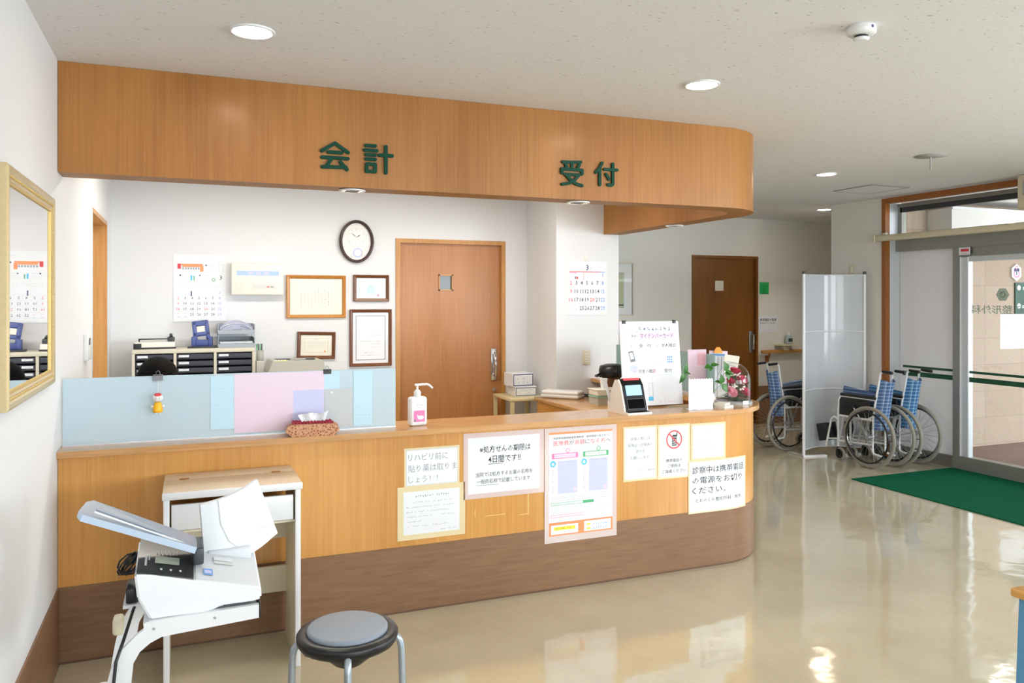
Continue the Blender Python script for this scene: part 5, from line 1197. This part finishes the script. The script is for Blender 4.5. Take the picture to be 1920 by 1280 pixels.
solo(B().box(-.178, -.148, 2.78, 2.88, .6725, .722, m_black, .005), 'power_adapter', 'black power adapter beside the scanner on the cart tray', 'adapter')
b = B()
pts = []
for i in range(60):
    a = i * .62; pts.append((-.168 + .03 * math.cos(a) * (1 + .3 * math.sin(i * .37)), 2.86 + .012 * math.sin(i * 1.3), .775 + .035 * math.sin(a * 1.07)))
b.tube([(-.135, 2.87, .82)] + pts, .0032, m_black, 6)
solo(b, 'cable_bundle', 'tangled black cable bundle at the left end of the scanner', 'cable')
solo(B().tube([(-.125, 2.9, .70), (-.155, 2.76, .66), (-.172, 2.6, .63), (-.19, 2.578, .58), (-.196, 2.575, .52), (-.198, 2.575, .46), (-.19, 2.575, .3), (-.2, 2.57, .1), (-.24, 2.55, .006), (-.4, 2.6, .006)], .005, m_black, 8), 'power_cord', 'black power cord hanging down along the cart leg', 'cord')

# ------------------------------------------------------------------ round stool in front
t = thing('round_stool', 'black round stool with grey padded seat and four steel legs', 'stool', TR(.53, 2.845, .005))
part(B().lathe([(1e-6, .47), (.132, .47), (.1375, .468), (.141, .463), (.142, .455), (.14, .45)], pmat('grey blue vinyl', '8e98a4', .55, var=.03, bump=.1), 56), 'seat_pad', t, 'grey blue vinyl seat pad')
q = B(); n = 72; rows = []
for r_, z, wob in ((.138, .452, 0), (.146, .456, 0), (.172, .452, 0), (.178, .444, 0), (.176, .425, 0), (.168, .413, .0), (.15, .405, .8), (.12, .4, 1.2), (.05, .4, 1), (1e-5, .4, 0)):
    rows.append([(r_ * math.cos(2 * math.pi * i / n), r_ * math.sin(2 * math.pi * i / n), z - wob * .028 * max(0, math.sin(4 * 2 * math.pi * i / n + 2.2)) ** .5) for i in range(n)])
q.add([v for r_ in rows for v in r_], [(j * n + i, j * n + (i + 1) % n, (j + 1) * n + (i + 1) % n, (j + 1) * n + i)[::-1] for j in range(len(rows) - 1) for i in range(n)], m_black, True)
part(q, 'seat_rim', t)
m_leg = pmat('silver painted tube', 'aab4be', .3, metal=.6, var=.02)
for k in range(4):
    a = R(-10.2 + 90 * k); c, s = math.cos(a), math.sin(a)
    pr = [(.1, .425), (.155, .424), (.172, .418), (.184, .402), (.19, .375), (.195, .2), (.205, .012)]
    lg = part(B().tube([(c * r_, s * r_, z) for r_, z in pr], .0125, m_leg, 12), 'leg', t)
    part(B().cyl((c * .205, s * .205, -.005), (c * .2045, s * .2045, .03), .0155, m_black, n=12), 'foot_cap', lg)
# ------------------------------------------------------------------ end of a waiting bench
t = thing('waiting_bench', 'blue vinyl waiting bench with a wooden cap rail, only its back corner in view', 'bench', TR(2.335, 1.66, 0))
m_bv = pmat('light blue vinyl', '5d9ac6', .45, var=.03)
q = B().prism_y([(-.03, .02), (.14, .02), (.12, .728), (.008, .728)], -2.0, 0, m_bv); part(q, 'back', t)
part(B().box(-.012, .13, -2.01, .015, .728, .755, wood('bench cap wood', 'd59a4a', 'e2ae62', (40, 3, 40), .3, .2), .006), 'cap_rail', t, 'wooden cap rail')
part(B().box(.135, .62, -2.0, 0, .28, .43, m_bv, .03, 3), 'seat', t); part(B().box(.1, .58, -1.95, -.05, .08, .28, m_brown), 'plinth', t)
for y in (-.1, -1.9): part(B().box(.3, .36, y - .03, y + .03, 0, .08, m_black), 'leg', t)

# ------------------------------------------------------------------ curved folding screen by the entrance
t = thing('partition_screen', 'curved translucent grey screen between two white posts beside the wheelchairs', 'screen', I4.copy())
PA, PB = Vector((5.951, 6.535, 0)), Vector((6.655, 6.41, 0)); dv = PB - PA; nb = Vector((-dv.y, dv.x, 0)).normalized()
arc = [PA.lerp(PB, i / 20) + nb * .17 * math.sin(math.pi * i / 20) for i in range(21)]
m_scr = frosted('translucent grey sheet', 'e3e7ed', .12, .3)
q = B(); vs = [tuple(p + Vector((0, 0, z))) for z in (.07, 1.9) for p in arc]; vs += [tuple(p + nb * .004 + Vector((0, 0, z))) for z in (.07, 1.9) for p in arc]
q.add(vs, [(i, i + 1, 22 + i, 21 + i) for i in range(20)] + [(42 + i + 1, 42 + i, 63 + i, 64 + i) for i in range(20)], m_scr, True); part(q, 'sheet', t)
for z in (.07, .685, 1.3, 1.9): part(B().tube([p + Vector((0, 0, z)) - nb * .004 for p in arc], .008 if z < 1.8 else .005, m_whitem, 8), 'rib', t, 'white horizontal rib')
for P, sg in ((PA, 1), (PB, -1)):
    o = part(B().cyl(P + Vector((0, 0, .015)), P + Vector((0, 0, 1.905)), .016, m_whitem, n=16), 'post', t)
    part(B().cyl(P + Vector((0, 0, 1.905)), P + Vector((0, 0, 1.935)), .017, m_dgrey, n=16), 'cap', o)
    u = dv.normalized() * sg
    for d_, m in ((u * .25 - nb * .02, m_whitem), (nb * .24 - u * .03, m_grey)):
        q = B(); s = d_.normalized().cross(Vector((0, 0, 1))) * .018; p0 = P - d_ * .05; p1 = P + d_
        vs = [p0 - s, p1 - s, p1 + s, p0 + s]; q.add([tuple(v) for v in vs] + [tuple(v + Vector((0, 0, .018))) for v in vs], [(0, 3, 2, 1) if 0 else (3, 2, 1, 0), (4, 5, 6, 7), (0, 1, 5, 4), (1, 2, 6, 5), (2, 3, 7, 6), (3, 0, 4, 7)], m)
        part(q, 'foot_bar', t)
# ------------------------------------------------------------------ folded wheelchairs
def wheelchair(M, label, pl, hw=.115):
    t = thing('wheelchair', label, 'wheelchair', M, 'folded plaid wheelchairs')
    m_tire = m_rubber; m_bk = m_black
    for s in (-1, 1):
        y = s * (hw + .02)
        q = B().torus((0, y, .3), .268, .007, m_chrome, 'y', 48, 8).cyl((0, y - .03, .3), (0, y + .03, .3), .022, m_steel, n=16)
        for k in range(24):
            a = 2 * math.pi * k / 24; e_ = a + (.35 if k % 2 else -.35)
            q.tube([(.02 * math.cos(e_), y + .018 * (-1) ** k, .3 + .02 * math.sin(e_)), (.266 * math.cos(a), y, .3 + .266 * math.sin(a))], .0014, m_steel, 4, caps=False)
        w_ = part(q, 'wheel', t)
        part(B().torus((0, y, .3), .284, .0165, m_tire, 'y', 56, 10), 'tire', w_, 'grey tire')
        h_ = B().torus((0, y + s * .035, .3), .245, .009, m_bk, 'y', 48, 8)
        for k in range(6):
            a = 2 * math.pi * k / 6; h_.tube([(.245 * math.cos(a), y + s * .035, .3 + .245 * math.sin(a)), (.266 * math.cos(a), y, .3 + .266 * math.sin(a))], .004, m_bk, 6)
        part(h_, 'hand_rim', w_, 'black hand rim')
        yf = s * hw * .75
        q = B().tube([(.06, yf, .46), (-.01, yf, .5), (-.03, yf, .62), (-.075, yf, .84), (-.09, yf, .925), (-.13, yf, .945)], .011, m_whitem, 10).tube([(-.01, yf, .52), (0, yf, .3), (.0, yf, .16), (-.015, yf, .135), (-.11, yf, .125)], .011, m_whitem, 10)
        q.tube([(0, yf, .46), (.4, yf, .46)], .011, m_whitem, 10).tube([(0, yf, .22), (.42, yf, .2)], .011, m_whitem, 10).tube([(.42, yf, .14), (.42, yf, .5), (.41, yf, .62), (.385, yf, .655)], .011, m_whitem, 10).tube([(.38, yf, .66), (-.03, yf, .66)], .01, m_whitem, 8).cyl((0, yf, .3), (0, y, .3), .01, m_steel)
        part(q, 'side_frame', t, 'white tubular side frame')
        part(B().tube([(-.115, yf, .944), (-.225, yf, .938)], [.014, .0155], m_bk, 12), 'grip', t, 'black grip')
        part(B().box(-.05, .38, yf - .024, yf + .024, .665, .695, m_bk, .01, 2), 'armrest', t, 'black armrest')
        part(B().box(.03, .4, yf - .006, yf + .006, .47, .65, m_bk, .004), 'skirt_guard', t, 'black skirt guard')
        part(B().tube([(.42, yf, .42), (.47, yf, .44), (.51, yf, .41), (.56, yf, .2), (.58, yf, .12)], .0105, m_whitem, 10).tube([(.42, yf, .22), (.56, yf, .2)], .008, m_whitem, 8), 'hanger', t, 'white footrest hanger')
        fp = B(); fp.T = Matrix.Translation((.575, yf * .72, .19)) @ Matrix.Rotation(R(14), 4, 'Y'); fp.box(-.02, .12, -.008, .008, -.01, .17, m_bk, .006); part(fp, 'footplate', t, 'black folded footplate')
        c_ = part(B().cyl((.42, yf, .14), (.42, yf, .1), .014, m_bk).box(.40, .43, yf - .022, yf - .016, .06, .12, m_bk).box(.40, .43, yf + .016, yf + .022, .06, .12, m_bk), 'caster_fork', t, 'black caster fork')
        part(B().torus((.4, yf, .0685), .054, .0145, m_rubber, 'y', 32, 8).cyl((.4, yf - .012, .0685), (.4, yf + .012, .0685), .046, m_bk, n=20), 'caster', c_)
        part(B().tube([(.14, yf + s * .02, .47), (.2, yf + s * .03, .56)], .006, m_whitem, 8).cyl((.2, yf + s * .03, .56), (.215, yf + s * .033, .585), .01, m_bk, n=10), 'brake_lever', t)
    hb = hw * .75
    q = B(); n = 10; vs = []
    for z in [.37 + .5 * j / 8 for j in range(9)]:
        xb = -.02 - .06 * max(0, (z - .5)) / .35
        for i in range(n + 1):
            u = -1 + 2 * i / n; vs.append((xb - .085 * (1 - u * u) ** .8 + (.0 if z < .8 else -.0), u * hb, z - .03 * (1 - u * u) * (z > .85)))
    fs = [(j * (n + 1) + i, j * (n + 1) + i + 1, (j + 1) * (n + 1) + i + 1, (j + 1) * (n + 1) + i) for j in range(8) for i in range(n)]
    q.add(vs, fs, pl, True).add([(x + .006, y_, z) for x, y_, z in vs], [f[::-1] for f in fs], pl, True); part(q, 'backrest', t, 'blue plaid backrest sling')
    q = B().prism_y([(-.03, .45), (.44, .47), (.45, .49), (.42, .74), (.0, .70)], -.014, -.006, pl).prism_y([(-.03, .45), (.44, .47), (.45, .49), (.42, .74), (.0, .70)], .006, .014, pl).tube([(.0, 0, .70), (.42, 0, .74)], .016, pl, 8); part(q, 'seat', t, 'blue plaid seat folded upright')
    for s in (-1, 1): part(B().box(-.012, .012, -.005, .005, -.15, .15, m_grey), 'cross_brace', t, None, Matrix.Translation((.2 + s * .012, 0, .33)) @ Matrix.Rotation(R(s * 24), 4, 'X'))
    return t
wheelchair(TR(6.27, 5.86, 0, 93), 'folded wheelchair with pale blue plaid back, front one of the pair by the entrance', m_plaid)
wheelchair(TR(6.62, 5.86, 0, 93), 'folded wheelchair with turquoise plaid back, between the other one and the entrance glass', m_plaid2)
wheelchair(TR(6.03, 7.0, 0, 3), 'folded wheelchair behind the rounded counter end, partly hidden by the screen', m_plaid)

# ------------------------------------------------------------------ corridor wall
b = B().box(-.075, .075, -.078, .078, 0, .002, pmat('bright green sheet', '22b45a', .5)).dashes(-.055, .06, .035, .026, .0024, m_ink, fill=1).disc(0, -.02, .0024, .022, m_dkgreen, .016).quad(-.04, .065, -.07, -.06, .0024, m_dkgreen)
solo(b, 'corridor_sign', 'small bright green sign on the corridor wall beside the dark door', 'sign', FR(7.073, YC - .001, 1.79))
b = B().box(-.158, .158, -.108, .108, 0, .002, m_paper).txt('携帯電話の電源', 0, .055, .042, .0024, m_ink, width=.27, bold=.01).txt('をお切りください', 0, .01, .036, .0024, m_inkg, width=.27, bold=.01).dashes(-.02, .14, -.075, .016, .0024, m_inkg)
solo(b, 'paper_notice', 'white notice 携帯電話の電源 on the corridor wall beside the door handle', 'notice', FR(7.138, YC - .001, 1.317))
t = thing('handrail', 'wooden handrail along the corridor wall right of the dark door', 'handrail', TR(6.985, YC, .955))
part(B().box(0, 2.5, -.075, -.035, -.025, .02, m_frame, .012, 3), 'rail', t)
for x in (.13, 1.0, 1.9): part(B().tube([(x, -.055, -.02), (x, -.05, -.07), (x, -.005, -.1)], .012, m_frame2, 10).box(x - .03, x + .03, -.012, -.001, -.14, -.06, m_frame2, .004), 'bracket', t)
t = thing('handrail', 'wooden handrail along the corridor wall left of the dark door, behind the card poster', 'handrail', TR(3.55, YC, .955))
part(B().box(0, 2.3, -.075, -.035, -.025, .02, m_frame, .012, 3), 'rail', t)
for x in (.3, 1.2, 2.1): part(B().tube([(x, -.055, -.02), (x, -.05, -.07), (x, -.005, -.1)], .012, m_frame2, 10).box(x - .03, x + .03, -.012, -.001, -.14, -.06, m_frame2, .004), 'bracket', t)
t = thing('wall_shelf', 'small rounded beige shelf on the corridor wall above the handrail', 'shelf', TR(7.385, YC, 1.05))
part(B().prism([(-.14, 0), (.14, 0), (.14, -.08), (.1, -.13), (-.1, -.13), (-.14, -.08)], -.02, 0, m_cream2), 'board', t); part(B().box(-.05, .05, -.09, -.001, -.09, -.02, m_cream2, .01), 'bracket', t)
t = thing('sanitizer_bottle', 'clear pump bottle of sanitizer on the small corridor shelf', 'bottle', TR(7.43, YC - .065, 1.0505))
part(B().box(-.042, .042, -.03, .03, 0, .12, pmat('cloudy blue plastic', 'b9c6cc', .25), .014, 3), 'body', t); part(B().box(-.035, .035, -.0305, -.03, .03, .075, m_dgrey), 'label', t, 'dark label'); part(B().lathe([(.015, .12), (.015, .14), (.005, .145), (.005, .165), (1e-6, .165)], m_white, 16).tube([(.01, 0, .165), (-.04, 0, .165), (-.065, 0, .155)], .006, m_white, 8), 'pump_spout', t)
t = thing('framed_picture', 'white-framed picture with a pale green print on the corridor wall, half hidden by the pillar', 'framed picture', FR(4.74, YC, 1.765))
part(frame(B(), .7, .68, [(0, 0), (0, .03), (.015, .035), (.03, .02)], m_cream), 'frame', t)
q = B().box(-.325, .325, -.315, .315, .002, .006, m_white).quad(-.22, .2, -.22, .2, .0065, pmat('pale green print', 'b9c4a0', .6)).rect(-.225, .205, -.225, .205, .0063, .004, m_inkl).quad(-.22, .2, -.2, -.185, .0067, m_black).quad(.06, .08, -.1, -.06, .0068, m_inkg); part(q, 'print', t)
part(B().box(-.325, .325, -.315, .315, .01, .012, m_glass), 'glass', t)
solo(B().box(-.066, .066, -.065, .065, 0, .006, m_cream, .004), 'door_plate', 'small cream square plate on the dark corridor door', 'plate', FR(6.377, YC + .0295, 1.818))
t = thing('light_switch', 'beige light switch high on the wall corner beside the entrance', 'switch', FR(XR, 6.675, 1.965, -90))
part(B().box(-.036, .036, -.055, .055, 0, .007, m_cream2, .003), 'plate', t); part(B().box(-.015, .015, -.03, .03, .007, .011, m_cream, .002), 'rocker', t)
# ------------------------------------------------------------------ ceiling lamps of the office
for x, l in ((.5, 'ceiling fluorescent lamp in the office above the drawer cabinet'), (2.0, 'ceiling fluorescent lamp in the office in front of its door')):
    t = thing('office_lamp', l, 'ceiling lamp', TR(x, 5.35, 2.7), 'office ceiling lamps')
    part(B().box(-.62, .62, -.15, .15, -.05, 0, m_whitem, .006), 'housing', t)
    part(B().box(-.6, .6, -.13, .13, -.06, -.05, emis('fluorescent diffuser', 'fff4e2', 5)), 'diffuser', t)
    L = bpy.data.lights.new('office_light', 'AREA'); L.shape = 'RECTANGLE'; L.size = 1.2; L.size_y = .26; L.energy = 19; L.color = (1, .94, .84)
    o = bpy.data.objects.new('office_light', L); COL.objects.link(o); o.location = (x, 5.35, 2.63)
# daylight through the windows behind the camera and on the right, then added porch lamps
def daylight(loc, rot, sx, sy, e, col=(.87, .94, 1)):
    L = bpy.data.lights.new('window_daylight', 'AREA'); L.shape = 'RECTANGLE'; L.size = sx; L.size_y = sy; L.energy = e; L.color = col
    o = bpy.data.objects.new('window_daylight', L); COL.objects.link(o); o.location = loc; o.rotation_euler = rot
daylight((1.4, YF + .03, 1.55), (R(90), 0, 0), 3.1, 1.6, 80)
daylight((4.85, YF + .03, 1.55), (R(90), 0, 0), 2.8, 1.6, 135)
daylight((XG - .04, -.7, 1.55), (R(90), 0, R(90)), 5.0, 1.4, 115)
daylight((10.3, 1.8, 1.35), (R(90), 0, R(90)), 7.5, 2.5, 130)  # added lamp at the porch front, stands in for open sky
daylight((9.0, -2.6, 1.6), (R(90), 0, 0), 3.6, 2.6, 420)  # added unseen lamp that brightens the porch wall, no window here
w = bpy.data.worlds.new('overcast sky'); SC.world = w; w.use_nodes = True
nt = w.node_tree; bg = nt.nodes['Background']; bg.inputs['Strength'].default_value = 2.5
tc = N(nt, 'ShaderNodeTexCoord'); sp = N(nt, 'ShaderNodeSeparateXYZ'); nt.links.new(tc.outputs['Generated'], sp.inputs[0])
r = ramp(nt, [(.45, 'a8a49c'), (.52, 'eef2f5'), (1, 'cfdcea')]); mr = N(nt, 'ShaderNodeMapRange'); mr.inputs['From Min'].default_value = -1
nt.links.new(sp.outputs[2], mr.inputs['Value']); nt.links.new(mr.outputs[0], r.inputs['Fac']); nt.links.new(r.outputs[0], bg.inputs['Color'])
# ------------------------------------------------------------------ camera
cam = bpy.data.cameras.new('camera'); co = bpy.data.objects.new('camera', cam); COL.objects.link(co); SC.camera = co
cam.sensor_width = 36; cam.lens = 1494 / 1920 * 36; cam.shift_y = -77 / 1920; cam.clip_start = .05
co.location = (0, 0, 1.629); co.rotation_euler = (R(90), 0, -math.atan(610 / 1494))
SC.view_settings.view_transform = 'Standard'; SC.view_settings.look = 'None'; SC.view_settings.gamma = 1; SC.view_settings.use_curve_mapping = False
SC.view_settings.exposure = 0.08
SC.cycles.use_denoising = True
SC.cycles.max_bounces = 10; SC.cycles.diffuse_bounces = 5; SC.cycles.transparent_max_bounces = 16; SC.cycles.caustics_reflective = False; SC.cycles.caustics_refractive = False
SC.cycles.sample_clamp_indirect = 8
